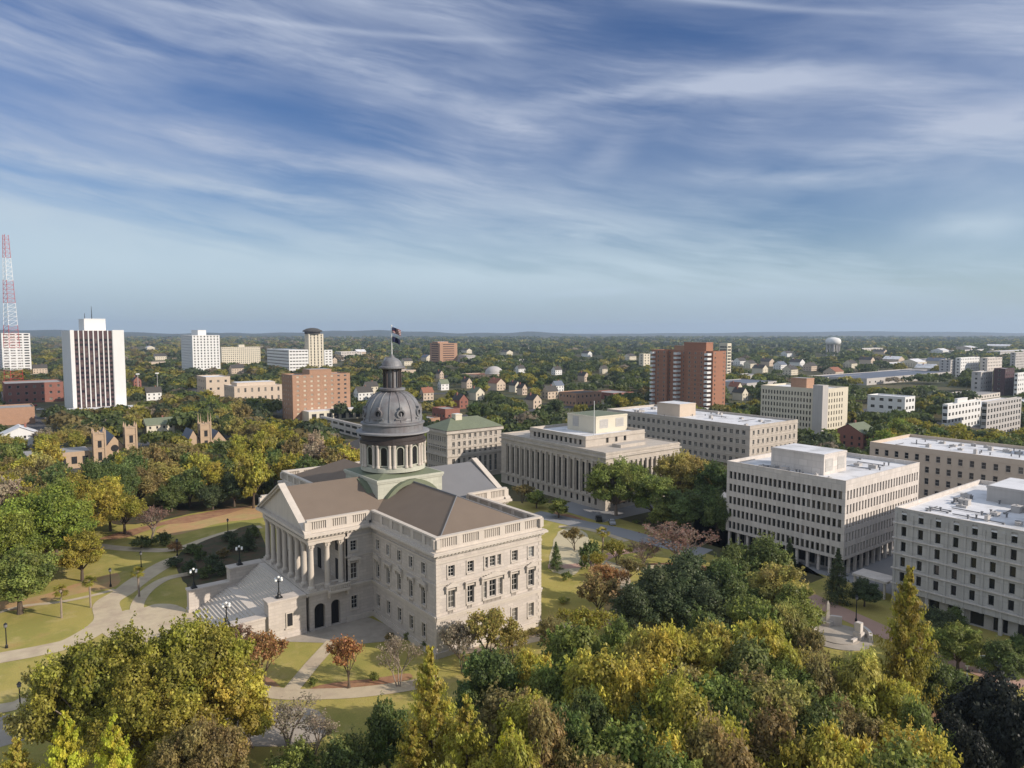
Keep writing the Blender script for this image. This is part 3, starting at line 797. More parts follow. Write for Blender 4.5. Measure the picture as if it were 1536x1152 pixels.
# balcony on the side of the portico
b = MB(); b.box(53.6, 57.9, YW1 - 1.5, YW1 - .21, 7.0, 7.5); b.box(53.6, 57.9, YW1 - 1.5, YW1 - 1.2, 8.35, 8.6)
for i in range(11): b.box(53.75 + i * .4, 53.92 + i * .4, YW1 - 1.45, YW1 - 1.25, 7.5, 8.35)
for u_ in (53.7, 57.5): b.box(u_ - .1, u_ + .3, YW1 - 1.1, YW1 - .22, 6.0, 7.0)
b.build('balcony', M['trim'], sh)


def column_mesh(h, r):
    b = MB(); b.box(-r * 1.5, r * 1.5, -r * 1.5, r * 1.5, 0, .45)
    b.lathe([(r * 1.35, .45), (r * 1.4, .6), (r * 1.3, .78), (r * 1.06, .95), (r, 1.1), (r * 1.0, h * .35), (r * .95, h * .6), (r * .86, h - 1.2)], n=20)
    cp = MB(); cp.lathe([(r * .88, h - 1.2), (r * 1.0, h - 1.1), (r * .95, h - .85), (r * 1.25, h - .45), (r * 1.15, h - .4), (r * 1.5, h - .16)], n=16)
    cp.box(-r * 1.4, r * 1.4, -r * 1.4, r * 1.4, h - .15, h)
    for k in range(8):
        a_ = k * math.pi / 4; cp.box(r * 1.1 * math.cos(a_) - .1, r * 1.1 * math.cos(a_) + .1, r * 1.1 * math.sin(a_) - .1, r * 1.1 * math.sin(a_) + .1, h - .8, h - .3)
    return b, cp


cs, cp = column_mesh(9.3, .52)
c0 = cs.build('column', M['trim'], sh, smooth=False, local=True); c1 = cp.build('capital', M['trim'], c0, local=True)
pts = [(PF + .85, YW1 + .8 + i * (y2a - YW1 - 1.6) / 7) for i in range(8)] + [(PF + 4.1, YW1 + .8), (PF + 6.9, YW1 + .8), (PF + 4.1, y2a - .8), (PF + 6.9, y2a - .8)]
for i, (x, y) in enumerate(pts):
    o = c0 if i == 0 else copy_tree(c0, sh)
    o.location = (x - CX, y - CY, 7.6)
for y in (YW1 + .8, y2a - .8):
    b = MB()
    for k in range(15):
        if k % 2 == 0: b.box(PF + .9 + k * .42, PF + 1.05 + k * .42, y - .1, y + .1, 7.6, 8.5)
    b.box(PF + .5, 57.5, y - .15, y + .15, 8.5, 8.75)
    b.build('railing', M['trim'], sh)
# doors behind the columns
for i in range(5):
    y = CY + (i - 2) * 4.6
    b = MB(); b.box(57.45, 57.58, y - .8, y + .8, 7.6, 11.8); b.build('door', M['dark'], sh)
    b = MB(); b.box(57.44, 57.57, y - .7, y + .7, 13.6, 16.0); w_ = b.build('window', M['glass'], sh); w_.color = (.02, .02, .025, 1)
# stairs with stepped cheek walls
b = MB(); n = 26; xs, xe, zt = 34.8, PF - .62, 7.55
ya_, yb_ = 130.9, 152.3
for i in range(n):
    z = zt * (i + 1) / n; x = xs + (42.0 - xs) * i / 13.0 if i < 13 else 43.4 + (xe - 1.2 - 43.4) * (i - 13) / 12.0
    b.box(x, xe, ya_, yb_, zt * i / n + .002, z)
b.build('stairs', mat('granite_step', (0.56, 0.51, 0.45), .12, .8), sh)
for s in (-1, 1):
    b = MB(); yo = CY + s * (CY - 128.4)
    yi = CY + s * (CY - 130.85)
    y_a, y_b = min(yo, yi), max(yo, yi)
    b.box(42.2, PF - .62, y_a, y_b, 0, 7.25); b.box(42.0, PF - .62, y_a - .18, y_b + .18, 7.25, 7.65); b.box(42.1, PF - .62, y_a - .1, y_b + .1, 0, .8)
    yo2 = CY + s * (CY - 129.1); y_a, y_b = min(yo2, yi), max(yo2, yi)
    b.box(34.0, 42.197, y_a, y_b, 0, 4.4); b.box(33.8, 42.196, y_a - .16, y_b + .16, 4.4, 4.8); b.box(33.85, 42.1, y_a - .08, y_b + .08, 0, .7)
    ck = b.build('stair_cheek', M['stone'], sh)
    if s < 0:
        b = MB(); b.box(45.4, 46.8, 128.2, 128.395, 2.0, 4.9, 0); b.box(45.6, 46.6, 128.17, 128.198, 2.3, 4.7, 1)
        b.box(45.2, 47.0, 128.1, 128.396, 1.75, 1.998, 0); b.build('window', [M['trim'], M['dark']], sh)
# dome base, arched copings
b = MB(); a_ = 7.9
b.box(CX - a_, CX + a_, CY - a_, CY + a_, 19.9, 25.75); b.box(CX - a_ - .35, CX + a_ + .35, CY - a_ - .35, CY + a_ + .35, 25.75, 26.25); b.box(CX - a_ - .2, CX + a_ + .2, CY - a_ - .2, CY + a_ + .2, 25.4, 25.75)
b.build('dome_base', M['pale_green'], sh)
b = MB(); b.prism([(CX - a_, CY - a_), (CX + a_, CY - a_), (CX + a_, CY + a_), (CX - a_, CY + a_)], 26.25, 26.3)
o4 = [(CX + sx * a_, CY + sy * a_, 26.3) for sx, sy in ((-1, -1), (1, -1), (1, 1), (-1, 1))]; i4 = [(CX + sx * 5, CY + sy * 5, 27.0) for sx, sy in ((-1, -1), (1, -1), (1, 1), (-1, 1))]
for i in range(4): b.face([o4[i], o4[(i + 1) % 4], i4[(i + 1) % 4], i4[i]])
b.build('dome_apron', M['tile_green'], sh)
for (ax, sg) in (('y', -1), ('x', -1), ('y', 1), ('x', 1)):
    b = MB(); zc, ro, ri = 18.0, 7.7, 6.85; d0, d1 = a_ + .004, a_ + 1.3; N_ = 20
    P_ = lambda r, t, d: (CX + (r * math.cos(t) if ax == 'y' else sg * d), CY + (sg * d if ax == 'y' else r * math.cos(t)), zc + r * math.sin(t))
    ts = [R(14) + (math.pi - R(28)) * k / N_ for k in range(N_ + 1)]
    for k in range(N_):
        t0, t1 = ts[k], ts[k + 1]
        b.face([P_(ro, t0, d1), P_(ro, t1, d1), P_(ri, t1, d1), P_(ri, t0, d1)]); b.face([P_(ro, t0, d0), P_(ro, t1, d0), P_(ro, t1, d1), P_(ro, t0, d1)])
        b.face([P_(ri, t0, d0), P_(ri, t1, d0), P_(ri, t1, d1), P_(ri, t0, d1)])
    b.build('arch', M['tile_green'], sh)
# drum
b = MB(); b.lathe([(7.15, 27.0), (7.15, 27.9), (6.9, 28.0), (6.55, 28.1), (6.55, 33.0)], (CX, CY), 64); b.build('drum', M['pale_green'], sh)
for k in range(12):
    th = 2 * math.pi * k / 12 + R(15); b = MB(); wd_, hh = .72, 4.0
    prof = [(-wd_, 0), (wd_, 0), (wd_, hh - wd_)] + [(wd_ * math.cos(t), hh - wd_ + wd_ * math.sin(t)) for t in [math.pi * j / 8 for j in range(1, 8)]] + [(-wd_, hh - wd_)]
    er, et = Vector((math.cos(th), math.sin(th), 0)), Vector((-math.sin(th), math.cos(th), 0))
    Q = lambda s_, z_, r_: Vector((CX, CY, 0)) + er * r_ + et * s_ + Vector((0, 0, 28.5 + z_))
    b.face([Q(s_, z_, 6.6) for s_, z_ in prof], 0)
    n_ = len(prof)
    for j in range(n_):
        (s0, z0), (s1, z1) = prof[j], prof[(j + 1) % n_]; k1 = 1.28
        f0, f1 = (s0 * k1, (z0 - hh / 2) * 1.08 + hh / 2), (s1 * k1, (z1 - hh / 2) * 1.08 + hh / 2)
        b.face([Q(s0, z0, 6.85), Q(s1, z1, 6.85), Q(*f1, 6.85), Q(*f0, 6.85)], 1); b.face([Q(s0, z0, 6.55), Q(s1, z1, 6.55), Q(s1, z1, 6.85), Q(s0, z0, 6.85)], 1)
        b.face([Q(*f0, 6.5), Q(*f0, 6.85), Q(*f1, 6.85), Q(*f1, 6.5)], 1)
    o = b.build('window', [M['glass'], M['pale_green']], sh); o.color = (.02, .02, .02, 1)
pl = MB(); pl.lathe([(.42, 28.0), (.42, 28.4), (.33, 28.5), (.29, 32.3), (.42, 32.8), (.42, 33.0)], n=10)
p0 = None
for k in range(24):
    th = R(30) * (k // 2) + (R(4.2) if k % 2 else -R(4.2))
    if p0 is None: p0 = pl.build('pilaster', M['trim'], sh, local=True); o = p0
    else: o = p0.copy(); col.objects.link(o)
    o.location = (7.0 * math.cos(th), 7.0 * math.sin(th), 0)
b = MB(); b.lathe([(6.9, 32.95), (7.35, 33.0), (7.35, 33.7), (7.0, 33.8), (7.0, 34.7), (7.4, 34.8), (8.0, 35.15)], (CX, CY), 64); b.build('frieze', M['copper_dark'], sh, smooth=False)
b = MB(); b.lathe([(7.95, 35.1), (8.15, 35.2), (8.15, 35.5), (6.9, 35.6)], (CX, CY), 64); b.build('cornice', M['cornice_highlight'], sh)  # ring cornice coloured lighter to imitate sun on its top
b = MB(); b.lathe([(6.75, 35.55), (6.75, 37.0), (7.1, 37.08), (7.1, 37.35), (6.6, 37.5)], (CX, CY), 64); b.build('attic_ring', M['copper'], sh)
prof = [(6.5, 37.4), (6.5, 37.9)] + [(2.05 + 4.4 * math.cos(t), 37.9 + 6.2 * math.sin(t)) for t in [math.pi / 2 * j / 14 for j in range(15)]]
b = MB(); b.lathe(prof, (CX, CY), 64); b.build('dome', M['copper'], sh, smooth=True)
rb = MB()
for j in range(1, len(prof) - 1):
    (r0_, z0_), (r1_, z1_) = prof[j], prof[j + 1]; rb.tube((r0_, 0, z0_), (r1_, 0, z1_), .17, .16, 5)
r0o = None
for k in range(16):
    if r0o is None: r0o = rb.build('dome_rib', M['copper'], sh, local=True); o = r0o
    else: o = r0o.copy(); col.objects.link(o)
    o.rotation_euler = (0, 0, 2 * math.pi * k / 16 + R(11))
# round dormers
dm = MB(); n = 16
for (ra, rb_, xx) in ((.95, .62, 6.6),):
    for i in range(n):
        t0, t1 = 2 * math.pi * i / n, 2 * math.pi * (i + 1) / n; zc = 39.7
        A = lambda r_, t_, x_: (x_, r_ * math.cos(t_), zc + r_ * math.sin(t_))
        dm.face([A(ra, t0, xx), A(ra, t1, xx), A(rb_, t1, xx), A(rb_, t0, xx)], 0); dm.face([A(ra, t0, 5.0), A(ra, t1, 5.0), A(ra, t1, xx), A(ra, t0, xx)], 0)
        dm.face([A(rb_, t0, xx - .25), A(rb_, t1, xx - .25), A(rb_, t1, xx), A(rb_, t0, xx)], 0)
    dm.face([A(rb_, 2 * math.pi * i / n, xx - .25) for i in range(n)], 1)
    dm.box(5.6, 6.63, -.25, .25, 40.6, 41.1, 0); dm.box(5.6, 6.6, -1.2, 1.2, 38.4, 38.75, 0)
d0o = None
for k in range(8):
    if d0o is None: d0o = dm.build('dormer_window', [M['copper'], M['dark']], sh, local=True); o = d0o
    else: o = d0o.copy(); col.objects.link(o)
    o.rotation_euler = (0, 0, 2 * math.pi * k / 8 + R(33))
# lantern
b = MB(); b.lathe([(2.3, 43.9), (2.6, 44.3), (2.9, 44.5), (2.9, 44.9), (2.2, 45.0), (1.35, 45.05), (1.35, 49.0), (2.1, 49.1), (2.95, 49.35), (2.95, 49.65), (2.35, 49.8), (2.25, 50.2), (1.9, 50.9), (1.3, 51.4), (.6, 51.7), (.35, 52.1), (.2, 52.4)], (CX, CY), 32)
ln = b.build('lantern', M['copper'], sh)
for k in range(8):
    th = 2 * math.pi * k / 8 + R(22); b = MB(); b.lathe([(.3, 45.0), (.24, 45.3), (.22, 48.6), (.32, 49.05)], (CX + 1.85 * math.cos(th), CY + 1.85 * math.sin(th)), 8); b.build('lantern_column', M['copper_dark'], ln)
b = MB(); b.tube((CX, CY, 52.2), (CX, CY, 58.7), .11, .06, 8); b.sphere((CX, CY, 58.75), .18); b.build('flagpole', M['white'], sh)
wins.finish(100)


def flag(z0, wd, ht, cols_, label):
    b = MB(); n = 10; d = Vector((.80, -.60, 0)); e = Vector((d.y, -d.x, 0))
    for i in range(n):
        for j in range(len(cols_)):
            pt = lambda k, l: Vector((CX, CY, z0 + ht * l / len(cols_) - 0.75 * (k / n) ** 1.3)) + d * (.13 + wd * k / n) + e * (.22 * math.sin(k * .9 + .3 * l))
            b.face([pt(i, j), pt(i + 1, j), pt(i + 1, j + 1), pt(i, j + 1)], cols_[j] if i > 3 or j < len(cols_) // 2 or len(set(cols_)) < 2 else 2)
    o = b.build('flag', [FR, FWH, FB], loc=(CX, CY, z0)); tag(o, label, 'flag')


FR = mat('flag_red', (0.16, 0.03, 0.03), .05, 1); FWH = mat('flag_white', (0.32, 0.31, 0.30), .05, 1)
FB = mat('flag_blue', (0.012, 0.016, 0.045), .05, 1)
flag(57.2, 1.9, 1.25, [0, 1, 0, 1, 0, 1, 0], 'striped flag with blue corner at the top of the dome flagpole')
flag(55.2, 1.7, 1.2, [2, 2, 2], 'dark blue flag hanging under the striped flag on the dome')

# lamp posts with clustered globes on the stair walls
def globe_lamp(x, y, z, label):
    t = thing('street_lamp', (x, y, z), label, 'street lamp', 'globe lamps on the stair walls')
    b = MB(); b.box(x - .55, x + .55, y - .55, y + .55, z, z + .25); b.lathe([(.5, z + .25), (.3, z + .6), (.34, z + .8), (.2, z + 1.1), (.12, z + 1.4), (.1, z + 3.2)], (x, y), 10)
    pts_ = [(.75 * math.cos(k * math.pi / 2 + .5), .75 * math.sin(k * math.pi / 2 + .5), 3.35) for k in range(4)] + [(0, 0, 3.8)]
    for p in pts_[:4]: b.tube((x, y, z + 3.0), (x + p[0], y + p[1], z + 3.3), .05, .04, 5)
    b.tube((x, y, z + 3.2), (x, y, z + 3.65), .07, .05, 6)
    b.build('post', M['iron'], t)
    for p in pts_:
        g_ = MB(); g_.sphere((x + p[0], y + p[1], z + p[2] + .15), .24, 12, 8); g_.build('globe', M['globe'], t, smooth=True)


globe_lamp(35.2, 130.1, 4.8, 'five globe iron lamp on the low sunlit end of the stair wall')
globe_lamp(44.6, 129.6, 7.65, 'five globe iron lamp on the tall sunlit stair block')
globe_lamp(35.2, 153.1, 4.8, 'five globe iron lamp on the low far stair wall in shade')
globe_lamp(44.6, 153.6, 7.65, 'five globe iron lamp on the tall far stair block beside the columns')

# ---------------------------------------------------------------- other buildings
FOOT = [(48, 99, 102, 181)]                       # footprints where no tree may stand
XA, YA = Vector((1, 0, 0)), Vector((0, 1, 0))


def plan(N, uL, uR, vtop=None, h=None, base=None, dl=None, dr=None):
    """footprint of a building from its near corner on the ground"""
    p = at(*N) if base is None else Vector((*base, 0))
    lx = dr if dr else reach(p, XA, uR); ly = dl if dl else reach(p, YA, uL)
    hh = h if h else zat(p.x, p.y, vtop)
    FOOT.append((p.x, p.x + lx, p.y, p.y + ly))
    return p.x, p.x + lx, p.y, p.y + ly, hh


def block(root, box_, m, rowsN=(), rowsW=(), style='plain', depth=.3, z0=0.0, top=None, bands=(), roofm='white_roof', par=0.9, fins=None, name='wall', sill=False, wins=None, trimm=None, colors=None, parw=.35):
    """walls with openings on the two faces towards the town square, plain on the others, a flat roof behind a parapet"""
    x0, x1, y0, y1, h = box_
    wl_ = MB(); own = wins is None
    ws = wins or Wins(root); t_ = MB()
    for face, o, wid, rows in (('N', (x0, y1, 0), y1 - y0, rowsN), ('W', (x0, y0, 0), x1 - x0, rowsW)):
        holes = []; U, Nn = FDIR[face]
        for (us, ww, za, zb) in rows:
            for u in us:
                if u - ww / 2 < .15 or u + ww / 2 > wid - .15: continue
                holes.append((u - ww / 2, u + ww / 2, za, zb)); p = Vector(o) + U * u
                ws.add(face, p.x, p.y, za, ww, zb - za, style, rng.choice(colors) if colors else None)
                if sill:
                    A = Vector(o) + U * (u - ww / 2 - .15) + Nn * .003; B_ = Vector(o) + U * (u + ww / 2 + .15) + Nn * .2
                    t_.box(min(A.x, B_.x), max(A.x, B_.x), min(A.y, B_.y), max(A.y, B_.y), za - .28, za - .004)
        facade(wl_, face, o, wid, z0, h, holes, depth)
    wl_.face([(x1, y0, z0), (x1, y1, z0), (x1, y1, h), (x1, y0, h)]); wl_.face([(x1, y1, z0), (x0, y1, z0), (x0, y1, h), (x1, y1, h)])
    if z0 > 0: wl_.face([(x0, y0, z0), (x0, y1, z0), (x1, y1, z0), (x1, y0, z0)])
    wo = wl_.build(name, m, root)
    for (za, zb, d) in bands: t_.box(x0 - d, x1 + d * .9, y0 - d, y1 + d * .9, za, zb)
    # parapet ring and roof
    for (a, b_, c, d) in ((x0 - .05, x0 + parw, y0 - .05, y1 + .05), (x1 - parw, x1 + .05, y0 - .05, y1 + .05), (x0 + parw, x1 - parw, y0 - .05, y0 + parw), (x0 + parw, x1 - parw, y1 - parw, y1 + .05)):
        t_.box(a, b_, c, d, h, h + .12)
    if par:
        for (a, b_, c, d) in ((x0 + .3, x0 + .34, y0 + .3, y1 - .3), (x1 - .34, x1 - .3, y0 + .3, y1 - .3), (x0 + .34, x1 - .34, y0 + .3, y0 + .34), (x0 + .34, x1 - .34, y1 - .34, y1 - .3)):
            t_.box(a, b_, c, d, h - par, h - .003)
    t_.build('coping', trimm or m, root)
    r = MB(); r.box(x0 + .02, x1 - .02, y0 + .02, y1 - .02, h - par - .3, h - par); r.build('roof', M[roofm], root)
    if own: ws.finish(100)
    return wo


def pent(root, x0, x1, y0, y1, z0, z1, m, name='penthouse', louvre=None, roofm='white_roof'):
    b = MB(); b.box(x0, x1, y0, y1, z0, z1, 0); b.box(x0 + .3, x1 - .3, y0 + .3, y1 - .3, z1, z1 + .02, 1); b.box(x0 - .12, x1 + .12, y0 - .12, y1 + .12, z1 - .5, z1 - .1, 0)
    o = b.build(name, [m, M[roofm]], root)
    if louvre:
        for (face, u0, u1, za, zb) in louvre:
            q_ = MB()
            for k in range(int((zb - za) / .35)):
                z = za + k * .35
                if face == 'W': q_.box(x0 + u0, x0 + u1, y0 - .10, y0 - .003, z, z + .2)
                else: q_.box(x0 - .1, x0 - .003, y1 - u1, y1 - u0, z, z + .2)
            if face == 'W': q_.box(x0 + u0 - .1, x0 + u1 + .1, y0 - .04, y0 - .002, za - .1, zb + .1)
            else: q_.box(x0 - .04, x0 - .002, y1 - u1 - .1, y1 - u0 + .1, za - .1, zb + .1)
            q_.build('louvre', M['marble_grey'], o)
    return o


def roof_units(root, x0, x1, y0, y1, z, n, seed):
    r = random.Random(seed)
    for _ in range(n):
        a, c = r.uniform(x0, x1), r.uniform(y0, y1); s, t, h_ = r.uniform(.6, 2), r.uniform(.6, 2), r.uniform(.4, 1.4)
        b = MB(); b.box(a, a + s, c, c + t, z, z + h_); b.box(a - .08, a + s + .08, c - .08, c + t + .08, z + h_, z + h_ + .08); b.lathe([(.25, z + h_ + .08), (.25, z + h_ + .3), (.1, z + h_ + .35)], (a + s / 2, c + t / 2), 8)
        b.build('roof_unit', M['concrete_grey'], root)
    for _ in range(n // 2):                          # pipe runs and curbs on the membrane
        a, c = r.uniform(x0, x1), r.uniform(y0, y1); b = MB()
        if r.random() < .5: b.tube((a, c, z + .25), (min(x1, a + r.uniform(3, 9)), c, z + .25), .12, .12, 6); b.box(a - .2, a + .2, c - .2, c + .2, z, z + .35)
        else: b.tube((a, c, z + .25), (a, min(y1, c + r.uniform(3, 9)), z + .25), .12, .12, 6); b.box(a - .2, a + .2, c - .2, c + .2, z, z + .35)
        b.build('pipe', M['slate'], root)
    for _ in range(n):
        a, c = r.uniform(x0, x1), r.uniform(y0, y1); b = MB(); b.lathe([(.18, z), (.18, z + .7), (.28, z + .72), (.28, z + .85)], (a, c), 8); b.build('vent_pipe', M['slate'], root)


def even(w_, n, margin): return [margin + (w_ - 2 * margin) * (i + .5) / n for i in range(n)]


# --- colonnaded office block (shaded side with tall recessed bays)
bx = plan((908, 767), 752, 1018, h=18.8)
x0, x1, y0, y1, h = bx
t = thing('office_building', ((x0 + x1) / 2, (y0 + y1) / 2, 0), 'pale limestone office block with tall columned bays and stepped roof behind the domed building', 'office building')
LW, LN = x1 - x0, y1 - y0
ws = Wins(t)
cn = even(LN, 17, 3.0); cw = even(LW, 13, 3.0)
block(t, bx, M['limestone'], [(cn, 1.35, 4.6, 14.6), (cn, 1.1, 1.2, 3.2)], [(cw, 1.35, 4.6, 14.6), (cw, 1.1, 1.2, 3.2)], 'slot', .6, bands=((3.7, 4.2, .35), (15.4, 15.9, .3), (17.0, 17.5, .55), (18.2, 18.6, .2)), roofm='beige', par=.5, wins=ws, trimm=M['limestone'])
for face, o, us in (('N', (x0, y1), cn), ('W', (x0, y0), cw)):
    U, Nn = FDIR[face]; sp = us[1] - us[0]; o = Vector((*o, 0))
    b = MB()
    for u in [us[0] - sp / 2] + [q_ + sp / 2 for q_ in us]:
        p = o + U * u; b.box(p.x - .45, p.x + .45, p.y - .45, p.y + .45, 4.2, 15.1); b.box(p.x - .55, p.x + .55, p.y - .55, p.y + .55, 14.6, 15.39)
    b.build('pilaster_row', M['limestone'], t)
ub = (x0 + 3.5, x1 - 3.5, y0 + 13, y1 - 13, 22.2)
block(t, ub, M['limestone'], [(even(ub[3] - ub[2], 11, 1.5), 1.3, 19.2, 21.0)], [(even(ub[1] - ub[0], 3, 8), 1.3, 19.2, 21.0)], 'slot', .5, z0=18.3, bands=((21.03, 21.25, .25),), wins=ws, name='attic')
ws.finish(100)
pent(t, x0 + 16, x0 + 32, y0 + 21, y0 + 36, 21.3, 27.3, M['cream'], louvre=(('W', 2, 6, 23, 26), ('W', 10, 14, 23, 26), ('N', 3, 6, 23, 26.5)), roofm='tile_green')
b = MB(); b.box(x0 + 12, x1 - 12, y0 + 5, y0 + 9, 18.4, 19.6); b.build('skylight', M['limestone'], t)
b = MB(); b.tube((x0 + 8, y1 - 42, 21.5), (x0 + 8, y1 - 42, 34), .16, .1, 6); b.build('flagpole', M['white'], t)

# --- grey green roofed office block
p = at(671, 645, 20)
bx = plan(None, 641, 752, h=19.5, base=(p.x, p.y)); x0, x1, y0, y1, h = bx
t = thing('office_building', ((x0 + x1) / 2, (y0 + y1) / 2, 0), 'stone office block with green copper hipped roof behind the dome', 'office building')
cn = even(y1 - y0, 8, 1.0); cw = even(x1 - x0, 9, 1.5)
block(t, bx, M['limestone'], [(cn, 1.0, 2, 5), (cn, 1.0, 6.5, 9.5), (cn, 1.1, 11.2, 13.4), (cn, 1.1, 15, 17)], [(cw, 1.3, 2, 8.5), (cw, 1.2, 10.2, 12.2), (cw, 1.2, 13.2, 15), (cw, 1.2, 16.2, 17.8)], 'house', .4, bands=((9.3, 9.9, .35), (12.5, 12.9, .25), (18.3, 19.3, .7)), par=.1, sill=True)
b = MB(); ze, zr = 19.65, 23.5; xa, xb, ya, yb = x0 - .6, x1 + .6, y0 - .6, y1 + .6; ym = (ya + yb) / 2; xi, xj = xa + 7, xb - 7
b.face([(xa, ya, ze), (xb, ya, ze), (xj, ym, zr), (xi, ym, zr)]); b.face([(xb, yb, ze), (xa, yb, ze), (xi, ym, zr), (xj, ym, zr)]); b.face([(xa, yb, ze), (xa, ya, ze), (xi, ym, zr)]); b.face([(xb, ya, ze), (xb, yb, ze), (xj, ym, zr)])
rf = b.build('roof', M['tile_green'], t); rf['label'] = 'green hipped roof'
pent(rf, xi + 1, xi + 4, ym - 2, ym + 1, 22.5, 25, M['cream'], name='roof_box')

# --- long office block behind it
bx = plan((1123.6, 700), 910, 1195, vtop=639.4); x0, x1, y0, y1, h = bx
t = thing('office_building', ((x0 + x1) / 2, (y0 + y1) / 2, 0), 'long limestone office block with flat white roof and small square penthouse', 'office building')
cn = even(y1 - y0, 26, 1.5); cw = even(x1 - x0, 10, 1.0)
st = (h - 1.2) / 4
block(t, bx, M['limestone'], [(cn, 1.7, 1.2 + st * i, st * i + st - .9) for i in range(4)], [(cw, 1.4, 1.2 + st * i, st * i + st - .9) for i in range(4)], 'house', .4, bands=tuple((st * i - .2, st * i + .1, .18) for i in range(1, 5)), sill=True)
pent(t, x0 + 8, x0 + 20, y0 + 44, y0 + 58, h - 1, h + 5.2, M['beige'])
roof_units(t, x0 + 4, x1 - 5, y0 + 5, y1 - 6, h - .9, 14, 3)

# --- white slab with rows of small deep windows
bx = plan((1264, 866), 1088, 1374, vtop=722); x0, x1, y0, y1, h = bx
t = thing('office_building', ((x0 + x1) / 2, (y0 + y1) / 2, 0), 'white six storey office block with rows of small deep windows and flat white roof', 'office building')
ws = Wins(t); LN, LW = y1 - y0, x1 - x0
cn = even(LN, 24, .6); cw = even(LW, 26, .4); z00 = 4.0; st = (h - 1.9 - z00) / 5
block(t, (x0, x1, y0, y1, h), M['concrete'], [(cn, .86, z00 + st * i + .75, z00 + st * i + 2.75) for i in range(5)], [(cw, .70, z00 + st * i + .7, z00 + st * i + 2.9) for i in range(5)], 'slot', .55, z0=z00, bands=tuple((z00 + st * i + .45, z00 + st * i + .5, .03) for i in range(1, 6)), wins=ws)
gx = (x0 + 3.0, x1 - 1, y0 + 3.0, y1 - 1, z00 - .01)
block(t, gx, M['gravel_roof'], [(even(LN - 4, 11, .5), 2.1, .5, 3.0)], [(even(LW - 4, 12, .5), 2.0, .5, 3.0)], 'black', .2, wins=ws, par=.1, name='ground_floor_wall')  # darker grey puts the shade of the recess into the wall colour
ws.finish(100)
for i in range(0, 13):
    q_ = (x0 + .8 + (LW - 1.6) * i / 12); b = MB(); b.box(q_ - .3, q_ + .3, y0 + .4, y0 + 1.0, 0, z00 - .004); b.build('pier', M['concrete'], t)
for i in range(1, 12):
    q_ = (y0 + .8 + (LN - 1.6) * i / 11); b = MB(); b.box(x0 + .4, x0 + 1.0, q_ - .3, q_ + .3, 0, z00 - .005); b.build('pier', M['concrete'], t)
pz = 22.0
pent(t, x0 + 6.5, x0 + 17.5, y0 + 9, y0 + 23.5, h - .9, h + 4.3, M['concrete'], louvre=(('W', .8, 4.2, h, h + 3), ('W', 6.6, 10.0, h, h + 3)))
roof_units(t, x0 + 1.5, x0 + 5, y0 + 3, y0 + 25, h - .9, 5, 4); roof_units(t, x0 + 20, x1 - 3, y0 + 3, y1 - 4, h - .9, 6, 14)

# --- big grey block at the right edge
p = Vector((152.8, 44.1, 0)); x0, y1 = 152.6, 66.9; y0 = 12.0; x1 = 197.5; h = 20.8
FOOT.append((x0, x1, y0, y1))
t = thing('office_building', ((x0 + x1) / 2, (y0 + y1) / 2, 0), 'grey marble office block with ledges at every storey and white roof, right edge', 'office building')
LN = y1 - y0; cn = [1.9 + 3.25 * i for i in range(int((LN - 3) / 3.25))]; cw = even(x1 - x0, 12, 1.2); st = 3.22
ws = Wins(t)
rows = lambda us: [(us, .98, 1.6 + st * i + .6, 1.6 + st * i + 2.6) for i in range(1, 6)]
block(t, (x0, x1, y0, y1, h), M['marble_grey'], rows(cn), rows(cw), 'slot', .4, z0=3.4, bands=tuple((1.6 + st * i - .1, 1.6 + st * i + .12, .32) for i in range(1, 6)), wins=ws, trimm=M['concrete'])
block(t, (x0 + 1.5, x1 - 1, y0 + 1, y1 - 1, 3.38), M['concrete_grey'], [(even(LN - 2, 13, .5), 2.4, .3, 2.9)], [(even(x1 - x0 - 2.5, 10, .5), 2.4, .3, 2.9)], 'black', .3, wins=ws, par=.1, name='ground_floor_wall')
ws.finish(100)
b = MB()
for i in range(int(LN / 3.25)):
    y = y1 - .3 - i * 3.25; b.box(x0 - .16, x0 - .003, y - .22, y + .22, 3.4, h - 1.0)
    if i % 2 == 0: b.box(x0 + .1, x0 + .7, y - .3, y + .3, 0, 3.39)
b.build('pier_row', M['marble_grey'], t)
pent(t, x0 + 12, x0 + 30, y0 + 20, y1 - 22, h - .9, h + 3.6, M['marble_grey'], louvre=(('N', 1, 9, h, h + 2.6),))
pent(t, x0 + 26, x0 + 40, y1 - 18, y1 - 8, h - .9, h + 2.6, M['concrete_grey'])
roof_units(t, x0 + 5, x0 + 25, y1 - 20, y1 - 3, h - .9, 14, 5)
# entrance canopy beside it
b = MB(); cxa = at(1325, 905); b.box(x0 + 1, x0 + 6, y1 + 1.5, y1 + 9, 3.6, 4.1)
for dx in (1.4, 5.4):
    for dy in (2, 8.4): b.box(x0 + dx, x0 + dx + .4, y1 + dy, y1 + dy + .4, 0, 3.6)
tag(b.build('canopy', M['concrete']), 'flat concrete canopy on posts between the white slab and the grey marble block', 'canopy')

